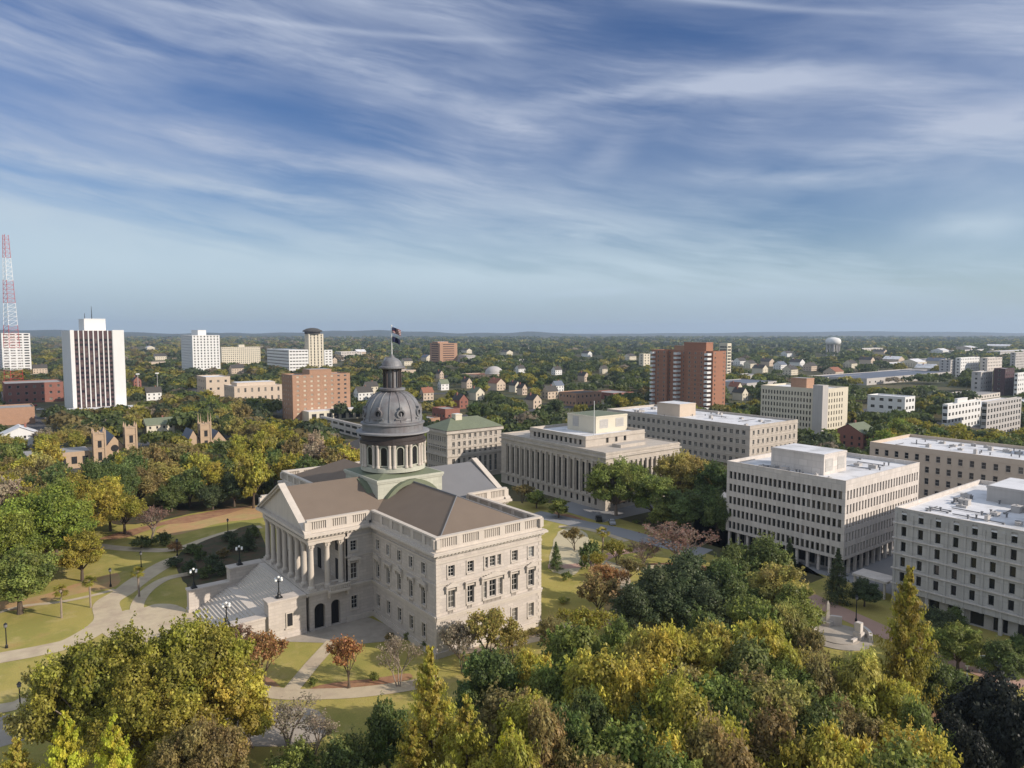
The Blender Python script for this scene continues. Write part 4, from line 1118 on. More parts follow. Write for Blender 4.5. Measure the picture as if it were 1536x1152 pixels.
# --- pinkish office block far right
hh = 20.0; a, c = at(1305, 663, hh), at(1536, 697, hh); x0 = a.x; y1 = a.y; y0 = c.y - 25; x1 = x0 + 30
FOOT.append((x0, x1, y0, y1))
t = thing('office_building', ((x0 + x1) / 2, (y0 + y1) / 2, 0), 'long pale office block with square windows and white roof behind the white slab', 'office building')
cn = even(y1 - y0, 22, .8); cw = even(x1 - x0, 9, 1)
block(t, (x0, x1, y0, y1, hh), M['beige'], [(cn, 1.25, 1.2 + 3.7 * i, 3.2 + 3.7 * i) for i in range(5)], [(cw, 1.25, 1.2 + 3.7 * i, 3.2 + 3.7 * i) for i in range(5)], 'grey', .35, bands=((18.5, 18.8, .1),), sill=True)
roof_units(t, x0 + 3, x1 - 4, y0 + 20, y1 - 6, hh - .9, 14, 6)
pent(t, x0 + 20, x0 + 28, y1 - 60, y1 - 40, hh - .9, hh + 2.5, M['concrete_grey'])

# --- brick apartment tower
bx = plan((1068, 622), 976.6, 1087, vtop=527); x0, x1, y0, y1, h = bx
t = thing('apartment_tower', ((x0 + x1) / 2, (y0 + y1) / 2, 0), 'tall dark red brick apartment tower with pale balcony strips', 'apartment tower')
LN, LW = y1 - y0, x1 - x0; nfl = 14; st = h / nfl
cn = even(LN, 12, 2.5); cw = even(LW, 5, 1.0)
block(t, bx, M['brick_brown'], [(cn, 1.1, st * i + .9, st * i + 2.3) for i in range(nfl)], [([cw[0], cw[4]], 1.2, st * i + .9, st * i + 2.3) for i in range(nfl)], 'plain', .3, par=.8, roofm='gravel_roof', colors=[(.02, .02, .022), (.05, .045, .04), (.10, .09, .08)])
for (ua, ub_) in ((.10, .30), (.62, .90)):
    b = MB(); b.box(x0 - 2.2, x0 - .003, y1 - LN * ub_, y1 - LN * ua, 0, h - .2); b.build('bay', M['brick_brown'], t)
    wb = Wins(t); nb_ = max(2, int(LN * (ub_ - ua) / 4.2))
    for k in range(nfl):
        for j in range(nb_): wb.add('N', x0 - 2.2 - .21, y1 - LN * (ua + (ub_ - ua) * (j + .5) / nb_), st * k + .9, 1.5, 1.4, 'plain', rng.choice([(.02, .02, .022), (.05, .045, .04), (.12, .11, .10)]))
    wb.finish(40)
    for k in range(1, nfl):
        b = MB(); b.box(x0 - 2.28, x0 - .01, y1 - LN * ub_ - .05, y1 - LN * ua + .05, st * k - .1, st * k + .12); b.build('floor_band', M['brick_orange'], t)
for fr in (.07, .47, .955):
    for i in range(nfl):
        b = MB(); y = y1 - LN * fr; b.box(x0 - 4.8, x0 - .01, y - 1.4, y + 1.4, st * i + .2, st * i + 1.7); b.build('balcony', M['white'], t)
pent(t, x0 + 3, x0 + LW * .75, y0 + LN * .15, y0 + LN * .5, h - 1, h + 6, M['brick_brown'], roofm='gravel_roof')
pent(t, x0 + 3, x0 + LW * .5, y0 + LN * .5, y0 + LN * .66, h - 1, h + 3.5, M['brick_orange'], roofm='gravel_roof')
b = MB(); b.tube((x0 + 5, y0 + LN * .62, h), (x0 + 5, y0 + LN * .62, h + 6), .3, .2, 5); b.build('chimney', M['roof_dark'], t)
# --- pale block peeping out behind it
q_ = at(1090, 570); bx = plan((1090, 570), 1078, 1096, vtop=515); x0, x1, y0, y1, h = bx
t = thing('apartment_tower', ((x0 + x1) / 2, (y0 + y1) / 2, 0), 'cream high rise peeping out behind the brick apartment tower', 'apartment tower')
block(t, bx, M['cream'], [(even(y1 - y0, 5, 1), 1.8, 2 + 3.6 * i, 4 + 3.6 * i) for i in range(int(h / 3.6) - 1)], [(even(x1 - x0, 4, 1), 1.8, 2 + 3.6 * i, 4 + 3.6 * i) for i in range(int(h / 3.6) - 1)], 'plain', .2)
# --- grey office with stair tower
bx = plan((1233, 655), 1140, 1270, vtop=584); x0, x1, y0, y1, h = bx
t = thing('office_building', ((x0 + x1) / 2, (y0 + y1) / 2, 0), 'grey eight storey office block with tall blank stair tower at its corner', 'office building')
LN, LW = y1 - y0, x1 - x0; st = (h - 2) / 7
cn = even(LN - 6, 17, .6); cw = even(LW, 6, 5)
block(t, bx, M['cream'], [(cn, .85, 1 + st * i, st * i + 3.1) for i in range(7)], [(cw, 1.0, 1 + st * i, st * i + 3.1) for i in range(7)], 'slot', .3, par=.8)
b = MB(); b.box(x0 - 1.8, x0 + 4, y0 - .6, y0 + 5, 0, h + 2.2); b.build('stair_tower', M['concrete_grey'], t)
pent(t, x0 + 6, x0 + 14, y0 + LN * .35, y0 + LN * .6, h - 1, h + 5, M['brick_orange'], roofm='gravel_roof')

# --- brick hotel
bx = plan((440, 632), 424, 526, vtop=563); x0, x1, y0, y1, h = bx
t = thing('hotel', ((x0 + x1) / 2, (y0 + y1) / 2, 0), 'orange brick ten storey hotel with pale window panels', 'hotel')
st = h / 10; cw = even(x1 - x0, 8, 1.2); cn = even(y1 - y0, 4, 1.5)
block(t, bx, M['brick_orange'], [(cn, 1.3, st * i + 1, st * i + 2.3) for i in range(10)], [(cw, 1.7, st * i + 1, st * i + 2.3) for i in range(10)], 'plain', .2, roofm='gravel_roof', par=.6, colors=[(.55, .48, .36), (.5, .42, .3), (.3, .26, .2)])
pent(t, x0 + (x1 - x0) * .3, x0 + (x1 - x0) * .68, y0 + 1, y0 + (y1 - y0) * .7, h - .8, h + 3.2, M['brick_orange'], roofm='gravel_roof')
b = MB(); b.box(x0 + 6, x1 + 16, y0 - 11, y0 - .01, 0, 6.5, 0); b.box(x0 + 6.3, x1 + 15.7, y0 - 10.7, y0 - .3, 6.5, 6.6, 1)
for i in range(9): b.box(x0 + 8 + i * 5, x0 + 11 + i * 5, y0 - 11.1, y0 - 11.003, 1, 5, 2)
b.build('annex', [M['cream'], M['white_roof'], M['dark']], t)

# --- tall white slab with dark vertical strips
bx = plan((112, 623), 96, 189, vtop=495); x0, x1, y0, y1, h = bx
y1 = min(y1, y0 + 60); LN, LW = y1 - y0, x1 - x0
t = thing('office_tower', ((x0 + x1) / 2, (y0 + y1) / 2, 0), 'tall white office tower with dark plum window strips', 'office tower')
wa = (x0, x1, y0, y1, h)
b = MB(); b.box(x0, x1, y0 + 1.2, y1, 0, h - .6, 0); b.box(x0 + .5, x1 - .5, y0 + 2, y1 - .5, h - .6, h - .5, 1); b.build('wall', [M['white'], M['white_roof']], t)
fin = MB(); fin.box(x0 - .6, x0 + 1.4, y0 - .5, y0 + 1.197, 0, h); fin.box(x1 - 6.5, x1 + .6, y0 - .5, y0 + 1.198, 0, h); fin.build('end_fin', M['white'], t)
n = 8; wa_ = LW - 6.5 - 1.4
for i in range(n + 1):
    u = x0 + 1.4 + wa_ * i / n
    b = MB(); b.box(u - .34, u + .34, y0 - .2, y0 + 1.199, 0, h - .2); b.build('mullion', M['white'], t)
ws = Wins(t); nf = 16; st = (h - 7) / nf
for i in range(n):
    u0_, u1_ = x0 + 1.4 + wa_ * i / n + .35, x0 + 1.4 + wa_ * (i + 1) / n - .35
    b = MB(); b.box(u0_, u1_, y0 + .25, y0 + 1.196, 1, h - .4); b.build('strip', M['plum'], t)
    for k in range(nf): ws.add('W', (u0_ + u1_) / 2, y0 + .225 - .25, 2.5 + st * k, (u1_ - u0_) * .8, st * .5, 'black', rng.choice([(.02, .02, .03), (.03, .03, .03), (.12, .09, .08)]))
ws.finish(100)
pent(t, x0 + LW * .30, x0 + LW * .72, y0 + LN * .2, y0 + LN * .7, h - .6, h + 8, M['white'])
b = MB(); b.tube((x0 + LW * .5, y0 + LN * .4, h + 8), (x0 + LW * .5, y0 + LN * .4, h + 17), .3, .12, 5); b.tube((x0 + LW * .36, y0 + LN * .4, h + 8), (x0 + LW * .36, y0 + LN * .4, h + 12), .25, .12, 5); b.build('antenna', M['iron'], t)
b = MB(); b.box(x0 - 18, x1 + 6, y0 - 16, y0 - 1.6, 0, 5, 0); b.box(x0 - 17.6, x1 + 5.6, y0 - 15.6, y0 - 2, 5, 5.1, 1)
for i in range(14): b.box(x0 - 16 + i * 7, x0 - 12 + i * 7, y0 - 16.1, y0 - 16.003, 1.2, 3.8, 2)
tag(b.build('low_building', [M['beige'], M['white_roof'], M['dark']]), 'low beige building with ribbon windows at the foot of the tall white tower', 'building'); FOOT.append((x0 - 18, x1 + 6, y0 - 16, y1))


def simple(name, cat, label, N, uL, uR, vtop, m, fl=3.6, sp=3.4, ww=1.6, wh=1.7, style='plain', roofm='white_roof', dl=None, penth=None, minw=None, colors=None, band=False):
    x0, x1, y0, y1, h = plan(N, uL, uR, vtop=vtop, dl=dl)
    if dl is None: y1 = min(y1, y0 + 90)
    t = thing(name, ((x0 + x1) / 2, (y0 + y1) / 2, 0), label, cat)
    nf = max(1, int(h / fl)); st = h / nf
    cn = even(y1 - y0, max(1, int((y1 - y0) / sp)), .6); cw = even(x1 - x0, max(1, int((x1 - x0) / sp)), .6)
    block(t, (x0, x1, y0, y1, h), M[m], [(cn, ww, st * i + st * .28, st * i + st * .28 + wh) for i in range(nf)], [(cw, ww, st * i + st * .28, st * i + st * .28 + wh) for i in range(nf)], style, .25, roofm=roofm, par=.5, colors=colors, bands=tuple((st * i - .35, st * i + .35, .12) for i in range(1, nf)) if band else ())
    if penth: pent(t, x0 + (x1 - x0) * penth[0], x0 + (x1 - x0) * penth[1], y0 + (y1 - y0) * .2, y0 + (y1 - y0) * .75, h - .5, h + penth[2], M[penth[3] if len(penth) > 3 else m])
    return t, (x0, x1, y0, y1, h)


simple('office_tower', 'office tower', 'white slab tower with gridded grey side far behind the trees', (290, 562), 273, 331, 503, 'white', 3.6, 4.2, 1.6, 2.0, 'slot', penth=(.3, .6, 7))
simple('hotel', 'hotel', 'low cream hotel beside the white slab tower', (333, 549), 330, 391, 521, 'cream', 3.4, 3.2, 1.4, 1.8, penth=(.45, .6, 4))
simple('office_building', 'office building', 'white banded office block left of the round topped tower', (434, 559), 401, 463, 525, 'white', 4.0, 4.4, 3.6, 1.7, 'curtain', band=True, colors=[(.05, .035, .03), (.03, .025, .025)])
t, bx = simple('office_tower', 'office tower', 'pale office tower with dark round turret on its roof', (464, 556), 458, 486, 501, 'cream', 4.0, 5, 1.6, 3.2, 'slot')
b = MB(); cxx, cyy = bx[0] + (bx[1] - bx[0]) * .4, (bx[2] + bx[3]) / 2; rr_ = (bx[1] - bx[0]) * .5
b.lathe([(rr_, bx[4]), (rr_, bx[4] + 3), (rr_ * 1.25, bx[4] + 3.3), (rr_ * 1.25, bx[4] + 5), (rr_ * .7, bx[4] + 8), (rr_ * .15, bx[4] + 9)], (cxx, cyy), 20); b.build('turret', M['roof_dark'], t)
simple('office_building', 'office building', 'white banded office wing right of the round topped tower', (487, 553), 486, 499, 525, 'white', 4.0, 4.4, 3.6, 1.7, 'curtain', band=True, colors=[(.05, .035, .03), (.03, .025, .025)])
simple('office_building', 'office building', 'low pale office block with ribbon windows beyond the orange brick hotel', (512, 541), 510, 543, 528, 'concrete', 3.6, 5, 4, 1.6, 'curtain', dl=30)
simple('courthouse', 'courthouse', 'beige classical low building left of the brick hotel', (352, 606), 350, 424, 580, 'beige', 6, 5, 1.6, 3.4, 'house', dl=28, penth=(.1, .9, 2.5))
simple('office_building', 'office building', 'low beige building behind trees left of the classical one', (310, 600), 308, 346, 566, 'beige', 5, 6, 2, 2, dl=30)
simple('apartment_tower', 'apartment tower', 'white balconied apartment block behind the lattice mast', (5, 564), -12, 48, 500, 'white', 3.3, 7, 5.2, 1.6, 'black', colors=[(.16, .14, .13), (.25, .23, .22), (.1, .09, .09)])
simple('brick_building', 'building', 'red brick building with grey flat roof below the lattice mast', (8, 606), -10, 96, 576, 'brick_red', 4, 5, 2, 2, roofm='gravel_roof', dl=40)
simple('warehouse', 'warehouse', 'tan corrugated low building at the left edge', (-20, 640), -40, 53, 614, 'brick_orange', 6, 50, .4, .4, roofm='gravel_roof', dl=24)
simple('office_building', 'office building', 'brown banded mid rise with stepped corner right of the dome lantern', (660, 545), 645, 686, 515, 'brick_orange', 3.9, 30, 24, 1.4, 'black', colors=[(.04, .03, .03)], penth=(0, .6, 3))
simple('office_building', 'office building', 'small grey office block beside the brown mid rise', (700, 545), 687, 713, 533, 'concrete_grey', 3.6, 4, 2, 1.6)
simple('parking_garage', 'parking garage', 'low pale garage with open decks behind the dome', (548, 660), 505, 552, 640, 'concrete', 3.2, 8, 6.5, 1.5, 'black', dl=60)
simple('brick_building', 'building', 'small red brick shop row right of the dome', (668, 632), 655, 690, 614, 'brick_red', 4, 4, 1.6, 1.8, roofm='gravel_roof', dl=16)
simple('brick_building', 'building', 'tan brick block between trees beyond the columned office block', (864, 610), 846, 902, 590, 'brick_orange', 4, 4, 1.6, 1.8, roofm='roof_dark', dl=20)
simple('school', 'school', 'domed pale brick hall far behind, its low wing', (722, 573), 705, 752, 563, 'beige', 4, 6, 2, 2, roofm='roof_red', dl=40)
simple('apartment_block', 'apartment block', 'pale apartment block at the right edge behind the street trees', (1420, 648), 1412, 1470, 607, 'white', 3.4, 4.5, 2.4, 1.8, penth=(.3, .6, 2.5))
simple('apartment_block', 'apartment block', 'grey apartment block with dark windows at the right edge', (1478, 660), 1470, 1530, 604, 'concrete_grey', 3.3, 4.0, 2.2, 2.0, 'plain')
simple('office_building', 'office building', 'low white office block among trees beside the grey stair tower block', (1356, 640), 1300, 1371, 596, 'white', 3.8, 4.5, 2.5, 1.8)
LAB = ['pale slab apartment block in the far right cluster, first from the water tower', 'white apartment block second in the far right cluster', 'pinkish apartment block third in the far right cluster', 'grey tall block last in the far right cluster', 'grey blank hall wall in front of the far right cluster', 'dark brown block in front of the far right cluster', 'pale grey block at the far right edge in front of the cluster']
for (N, uL, uR, vt, m), lb in zip((((1425, 566), 1408, 1432, 540, 'concrete_grey'), ((1440, 566), 1432, 1468, 537, 'white'), ((1480, 566), 1469, 1502, 537, 'concrete'), ((1522, 562), 1514, 1560, 529, 'concrete_grey'),
                                   ((1470, 592), 1456, 1488, 558, 'concrete_grey'), ((1506, 593), 1489, 1520, 553, 'plum'), ((1525, 595), 1520, 1570, 560, 'white')), LAB):
    simple('apartment_block', 'apartment block', lb, N, uL, uR, vt, m, 3.6, 5, 2, 1.8)
simple('shopping_hall', 'hall', 'wide low hall with blue grey roof left of the far right cluster', (1300, 578), 1295, 1425, 568, 'concrete_grey', 8, 12, 3, 2, roofm='blue_roof', dl=60)
simple('office_building', 'office building', 'flat blue roofed shed behind the grey stair tower block', (1120, 590), 1112, 1165, 575, 'concrete_grey', 6, 9, 3, 1.6, roofm='blue_roof', dl=40)
simple('office_building', 'office building', 'small pale block left of the brick apartment tower', (965, 560), 958, 975, 531, 'cream', 3.6, 5, 2, 1.8)

# domed hall
p = at(741, 572); t = thing('domed_hall', (p.x, p.y, 0), 'small hall with rounded pale dome far behind the copper dome', 'hall')
r_ = 22 / 1065 * fwd(p) * .62; b = MB(); b.lathe([(r_, 0), (r_, 9)], (p.x, p.y), 20); b.build('wall', M['beige'], t); b = MB(); b.lathe([(r_ * 1.05, 9)] + [(r_ * math.cos(a), 9.2 + r_ * .8 * math.sin(a)) for a in [math.pi / 2 * k / 8 for k in range(9)]], (p.x, p.y), 20); b.build('dome', M['concrete_grey'], t, smooth=True)
FOOT.append((p.x - r_, p.x + r_, p.y - r_, p.y + r_))

# water tower
p = at(1249, 534); f = fwd(p); s_ = f / 1065; zt = zat(p.x, p.y, 506)
t = thing('water_tower', (p.x, p.y, 0), 'white water tower with ribbed drum and round cap above far trees', 'water tower')
b = MB(); R_ = 10.5 * s_; zb = zt * .62
b.lathe([(R_ * .9, zb), (R_ * 1.05, zb + (zt - zb) * .3), (R_, zt - (zt - zb) * .35), (R_ * .75, zt - (zt - zb) * .12), (R_ * .3, zt), (.5, zt + .3)], (p.x, p.y), 24); b.build('tank', M['white'], t, smooth=True)
for k in range(10):
    a_ = 2 * math.pi * k / 10; b = MB(); b.tube((p.x + R_ * .85 * math.cos(a_), p.y + R_ * .85 * math.sin(a_), 0), (p.x + R_ * .85 * math.cos(a_), p.y + R_ * .85 * math.sin(a_), zb + .3), R_ * .09, R_ * .09, 8); b.build('leg', M['concrete_grey'], t)
b = MB(); b.lathe([(R_ * .25, 0), (R_ * .25, zb)], (p.x, p.y), 12); b.build('riser_pipe', M['concrete_grey'], t)

# lattice mast in red and white
p = at(20, 588); zt = zat(p.x, p.y, 352); t = thing('radio_mast', (p.x, p.y, 0), 'red and white lattice radio mast at the left edge', 'radio mast')
nb = 7
for k in range(nb):
    b = MB(); za, zb = zt * k / nb, zt * (k + 1) / nb; m_ = 5
    rad = lambda z: 6.6 * (1 - z / zt) + 2.6
    for j in range(m_):
        z0_, z1_ = za + (zb - za) * j / m_, za + (zb - za) * (j + 1) / m_; c0_ = [(p.x + rad(z0_) * math.cos(a), p.y + rad(z0_) * math.sin(a), z0_) for a in (0.3, 2.4, 4.5)]; c1_ = [(p.x + rad(z1_) * math.cos(a), p.y + rad(z1_) * math.sin(a), z1_) for a in (.3, 2.4, 4.5)]
        for i in range(3):
            b.tube(c0_[i], c1_[i], .22, .2, 5); b.tube(c0_[i], c1_[(i + 1) % 3], .10, .10, 4); b.tube(c0_[i], c0_[(i + 1) % 3], .10, .10, 4)
    b.build('mast_section', M['red_paint' if k % 2 == 0 else 'white_paint'], t)


def tower(root, x0, x1, y0, y1, h, m, spire=2.2, base=0):
    b = MB(); b.box(x0, x1, y0, y1, base, h)
    for z in (h * .55, h * .8): b.box(x0 - .15, x1 + .15, y0 - .15, y1 + .15, z, z + .3)
    b.box(x0 - .2, x1 + .2, y0 - .2, y1 + .2, h - .5, h - .1)
    for k in range(3):
        for (xx, yy) in ((x0 + (x1 - x0) * k / 2, y0), (x0, y0 + (y1 - y0) * k / 2), (x0 + (x1 - x0) * k / 2, y1), (x1, y0 + (y1 - y0) * k / 2)): b.box(xx - .28, xx + .28, yy - .28, yy + .28, h - .1, h + .7)
    o = b.build('tower', m, root)
    for (xx, yy) in ((x0, y0), (x1, y0), (x0, y1), (x1, y1)):
        b = MB(); b.box(xx - .3, xx + .3, yy - .3, yy + .3, base, h + .8); b.lathe([(.36, h + .8), (.28, h + 1.0), (.03, h + 1.0 + spire)], (xx, yy), 6); b.build('pinnacle', m, o)
    xm, ym = (x0 + x1) / 2, (y0 + y1) / 2; w_ = (x1 - x0) * .17
    b = MB(); b.box(xm - w_, xm + w_, y0 - .06, y0 + .05, h * .58, h * .78); b.box(x0 - .06, x0 + .05, ym - w_, ym + w_, h * .58, h * .78); b.box(xm - w_, xm + w_, y0 - .061, y0 + .05, h * .2, h * .45); b.build('louvre', M['dark'], o)
    return o


# twin towered church: towers stand at photo columns 150 and 198
pa = at(150, 700); pb = at(198, 700); h = zat(pa.x, pa.y, 649)
t = thing('church', (pa.x, pa.y, 0), 'buff stone church with twin pinnacled square towers among the trees', 'church')
yn = pa.y; xw = pa.x; sx = 5.0
dxb = reach(pa, XA, 197)
tower(t, xw - 2.1, xw + 2.1, yn - 2.1, yn + 2.1, h, M['buff'], 1.3); tower(t, xw + dxb - 2.1, xw + dxb + 2.1, yn - 2.1, yn + 2.1, zat(xw + dxb, yn, 640), M['buff'], 1.3)
b = MB(); xa, xb, ya, yb = xw + 2.6, xw + dxb - 2.6, yn + 1, yn + 34; hw, hr = h * .55, h * .86; xm = (xa + xb) / 2
b.box(xa, xb, ya, yb, 0, hw); b.face([(xa, ya, hw), (xb, ya, hw), (xm, ya, hr)]); b.face([(xb, yb, hw), (xa, yb, hw), (xm, yb, hr)]); b.build('nave_wall', M['buff'], t)
b = MB(); b.face([(xa - .4, ya - .3, hw - .2), (xm, ya - .3, hr + .15), (xm, yb, hr + .15), (xa - .4, yb, hw - .2)]); b.face([(xm, ya - .3, hr + .15), (xb + .4, ya - .3, hw - .2), (xb + .4, yb, hw - .2), (xm, yb, hr + .15)]); b.build('roof', M['blue_roof'], t)
b = MB(); b.lathe([(1.5, ya - .08), (1.5, ya - .02)], (0, 0), 14); b.v = [(xm + v[0], v[2], hw * .9 + v[1]) for v in b.v]; b.build('rose_window', M['dark'], t)
b = MB(); b.box(xm - 1.1, xm + 1.1, ya - .1, ya, 0, 3.6); b.build('door', M['dark'], t); FOOT.append((xw - 4, xw + dxb + 4, yn - 4, yb))
x0 = xw - 14; b = MB(); b.box(x0 - 14, xw - 3.2, yn + 2, yn + 16, 0, 7, 0); b.box(x0 - 13.6, xw - 3.5, yn + 2.4, yn + 15.6, 7, 7.1, 1)
for i in range(6): b.box(x0 - 12 + i * 4, x0 - 10 + i * 4, yn + 1.9, yn + 1.997, 2, 5, 2)
tag(b.build('parish_hall', [M['buff'], M['gravel_roof'], M['dark']]), 'low flat roofed hall left of the twin towered church', 'hall'); FOOT.append((x0 - 14, xw - 3, yn + 2, yn + 16))
# chapel with one tower
pc = at(308, 680); h = zat(pc.x, pc.y, 635)
t = thing('chapel', (pc.x, pc.y, 0), 'small buff chapel with single pinnacled tower and steep blue grey roof', 'chapel')
tower(t, pc.x - 2.2, pc.x + 2.2, pc.y - 2.2, pc.y + 2.2, h, M['buff'], 4.2)
for (xa, xb, ya, yb, hw, hr) in ((pc.x - 8, pc.x - 2.3, pc.y - .5, pc.y + 13, h * .4, h * .8), (pc.x + 2.3, pc.x + 10, pc.y - .5, pc.y + 13, h * .34, h * .7)):
    xm = (xa + xb) / 2; b = MB(); b.box(xa, xb, ya, yb, 0, hw); b.face([(xa, ya, hw), (xb, ya, hw), (xm, ya, hr)]); b.face([(xb, yb, hw), (xa, yb, hw), (xm, yb, hr)]); b.build('nave_wall', M['buff'], t)
    b = MB(); b.face([(xa - .3, ya - .2, hw - .2), (xm, ya - .2, hr + .12), (xm, yb, hr + .12), (xa - .3, yb, hw - .2)]); b.face([(xm, ya - .2, hr + .12), (xb + .3, ya - .2, hw - .2), (xb + .3, yb, hw - .2), (xm, yb, hr + .12)]); b.build('roof', M['blue_roof'], t)
FOOT.append((pc.x - 9, pc.x + 11, pc.y - 4, pc.y + 14))


def house(p, wx, wy, hw, hr, wm, rm, label, rot=0.0, group=None, along='x'):
    t = thing('house', (p.x, p.y, 0), label, 'house', group); t.rotation_euler = (0, 0, rot)
    b = MB(); x, y = wx / 2, wy / 2; b.box(-x, x, -y, y, 0, hw)
    e = .5
    if along == 'x':
        b.face([(-x, y, hw), (-x, -y, hw), (-x, 0, hr)]); b.face([(x, -y, hw), (x, y, hw), (x, 0, hr)]); rp = [[(-x - e, -y - e, hw - .3), (x + e, -y - e, hw - .3), (x + e, 0, hr + .1), (-x - e, 0, hr + .1)], [(x + e, y + e, hw - .3), (-x - e, y + e, hw - .3), (-x - e, 0, hr + .1), (x + e, 0, hr + .1)]]
    else:
        b.face([(-x, -y, hw), (x, -y, hw), (0, -y, hr)]); b.face([(x, y, hw), (-x, y, hw), (0, y, hr)]); rp = [[(-x - e, y + e, hw - .3), (-x - e, -y - e, hw - .3), (0, -y - e, hr + .1), (0, y + e, hr + .1)], [(x + e, -y - e, hw - .3), (x + e, y + e, hw - .3), (0, y + e, hr + .1), (0, -y - e, hr + .1)]]
    b.build('wall', M[wm], t, local=True)
    r = MB()
    for q_ in rp: r.face(q_)
    ro = r.build('roof', M[rm], t, local=True)
    c = MB(); c.box(x * .3, x * .3 + .9, y * .2, y * .2 + .9, hw, hr + 1.0); c.build('chimney', M['brick_red'], ro, local=True)
    for i in range(max(2, int(wx / 3.2))):
        u = -x + (i + .5) * wx / max(2, int(wx / 3.2)); q_ = MB()
        for z in ([1.2, 4.2] if hw > 5 else [1.1]): q_.box(u - .5, u + .5, -y - .05, -y + .01, z, z + 1.4)
        q_.build('window', M['dark'], t, local=True)
    for i in range(max(2, int(wy / 3.5))):
        u = -y + (i + .5) * wy / max(2, int(wy / 3.5)); q_ = MB()
        for z in ([1.2, 4.2] if hw > 5 else [1.1]): q_.box(-x - .05, -x + .01, u - .5, u + .5, z, z + 1.4)
        q_.build('window', M['dark'], t, local=True)
    FOOT.append((p.x - wx / 2, p.x + wx / 2, p.y - wy / 2, p.y + wy / 2))
    return t


house(at(30, 668), 15, 14, 6.5, 10, 'white', 'white_roof', 'white gabled house at the left edge near the tan low building', along='y')
house(at(238, 652), 14, 12, 6.5, 9.5, 'cream', 'tile_green', 'cream porch house with green roof between the church and the chapel')
house(at(1283, 668), 15, 15, 7.5, 11.5, 'brick_red', 'tile_green', 'red brick house with green roof beside the grey stair tower block')
house(at(558, 700), 18, 20, 9, 11, 'brick_brown', 'roof_dark', 'dark brick house just left of the dome drum', along='y')
HS_ = [(745, 585, 'beige', 'roof_red', 18), (772, 588, 'cream', 'roof_dark', 12), (783, 592, 'white', 'roof_dark', 10), (825, 598, 'beige', 'roof_dark', 14), (836, 588, 'white', 'blue_roof', 12), (700, 582, 'beige', 'roof_dark', 12), (665, 585, 'white', 'tile_green', 11), (660, 568, 'white', 'roof_dark', 10), (545, 600, 'white', 'roof_dark', 16), (556, 590, 'cream', 'roof_dark', 14),
      (715, 600, 'cream', 'tile_green', 13), (690, 612, 'brick_red', 'roof_dark', 13), (800, 612, 'beige', 'roof_dark', 12), (640, 600, 'beige', 'roof_red', 12), (875, 572, 'white', 'roof_dark', 14), (835, 562, 'white', 'roof_dark', 14), (780, 560, 'white', 'roof_dark', 14), (905, 560, 'cream', 'roof_dark', 12),
      (610, 548, 'white', 'roof_dark', 20), (640, 542, 'white', 'blue_roof', 26), (585, 545, 'white', 'roof_dark', 22), (1110, 548, 'white', 'roof_dark', 24), (1125, 552, 'white', 'roof_dark', 20), (1150, 549, 'white', 'roof_dark', 24), (1170, 554, 'white', 'blue_roof', 20), (1195, 550, 'white', 'roof_dark', 24), (1215, 556, 'white', 'roof_dark', 20), (1140, 560, 'cream', 'roof_dark', 20), (1185, 562, 'cream', 'roof_dark', 20), (1250, 566, 'beige', 'roof_red', 24), (1275, 552, 'white', 'roof_dark', 22), (1300, 546, 'white', 'roof_dark', 26), (1340, 545, 'white', 'white_roof', 34), (1370, 550, 'white', 'white_roof', 40), (1390, 560, 'white', 'white_roof', 30), (1405, 548, 'white', 'blue_roof', 34), (1110, 600, 'cream', 'roof_dark', 12), (1103, 590, 'cream', 'roof_red', 12), (500, 545, 'white', 'roof_dark', 16), (540, 532, 'white', 'white_roof', 30), (240, 540, 'white', 'roof_dark', 26), (225, 525, 'white', 'white_roof', 40), (355, 560, 'beige', 'roof_dark', 20), (230, 600, 'white', 'roof_dark', 14), (60, 560, 'beige', 'roof_dark', 20), (205, 580, 'brick_red', 'roof_dark', 14), (1000, 545, 'white', 'roof_dark', 20), (945, 540, 'white', 'roof_dark', 24), (880, 535, 'white', 'roof_dark', 26), (1450, 525, 'white', 'white_roof', 70), (1500, 522, 'white', 'white_roof', 90), (1410, 530, 'white', 'white_roof', 50), (1320, 532, 'white', 'roof_dark', 34), (1180, 535, 'white', 'roof_dark', 30), (1060, 536, 'white', 'roof_dark', 30), (760, 533, 'white', 'roof_dark', 30), (700, 530, 'white', 'roof_dark', 30)]
HS = [(u, v, 'cream' if (wm == 'white' and (u + v) % 3 == 0) else 'beige' if (wm == 'white' and (u + v) % 3 == 1) else wm, rm, wd * .82) for u, v, wm, rm, wd in HS_]
CN = {'beige': 'beige', 'cream': 'cream', 'white': 'white', 'brick_red': 'red brick'}
RN = {'roof_red': 'red roof', 'roof_dark': 'dark roof', 'blue_roof': 'blue grey roof', 'tile_green': 'green roof', 'white_roof': 'pale roof'}


def zone(u): return 'left of the dome' if u < 560 else 'beyond the dome' if u < 920 else 'around the brick apartment tower' if u < 1130 else 'below the water tower' if u < 1330 else 'toward the far right cluster'


for i, (u, v, wm, rm, wd) in enumerate(HS):
    p = at(u, v); s_ = rng.uniform(.8, 1.1)
    lb = 'small %s house with %s among the trees %s' % (CN[wm], RN[rm], zone(u))
    house(p, wd, wd * .75 * s_, min(5.5 + wd * .12, 8), min(8.5 + wd * .22, 13), wm, rm, lb, rng.choice([0, 0, math.pi / 2]), group='houses among the trees ' + zone(u))

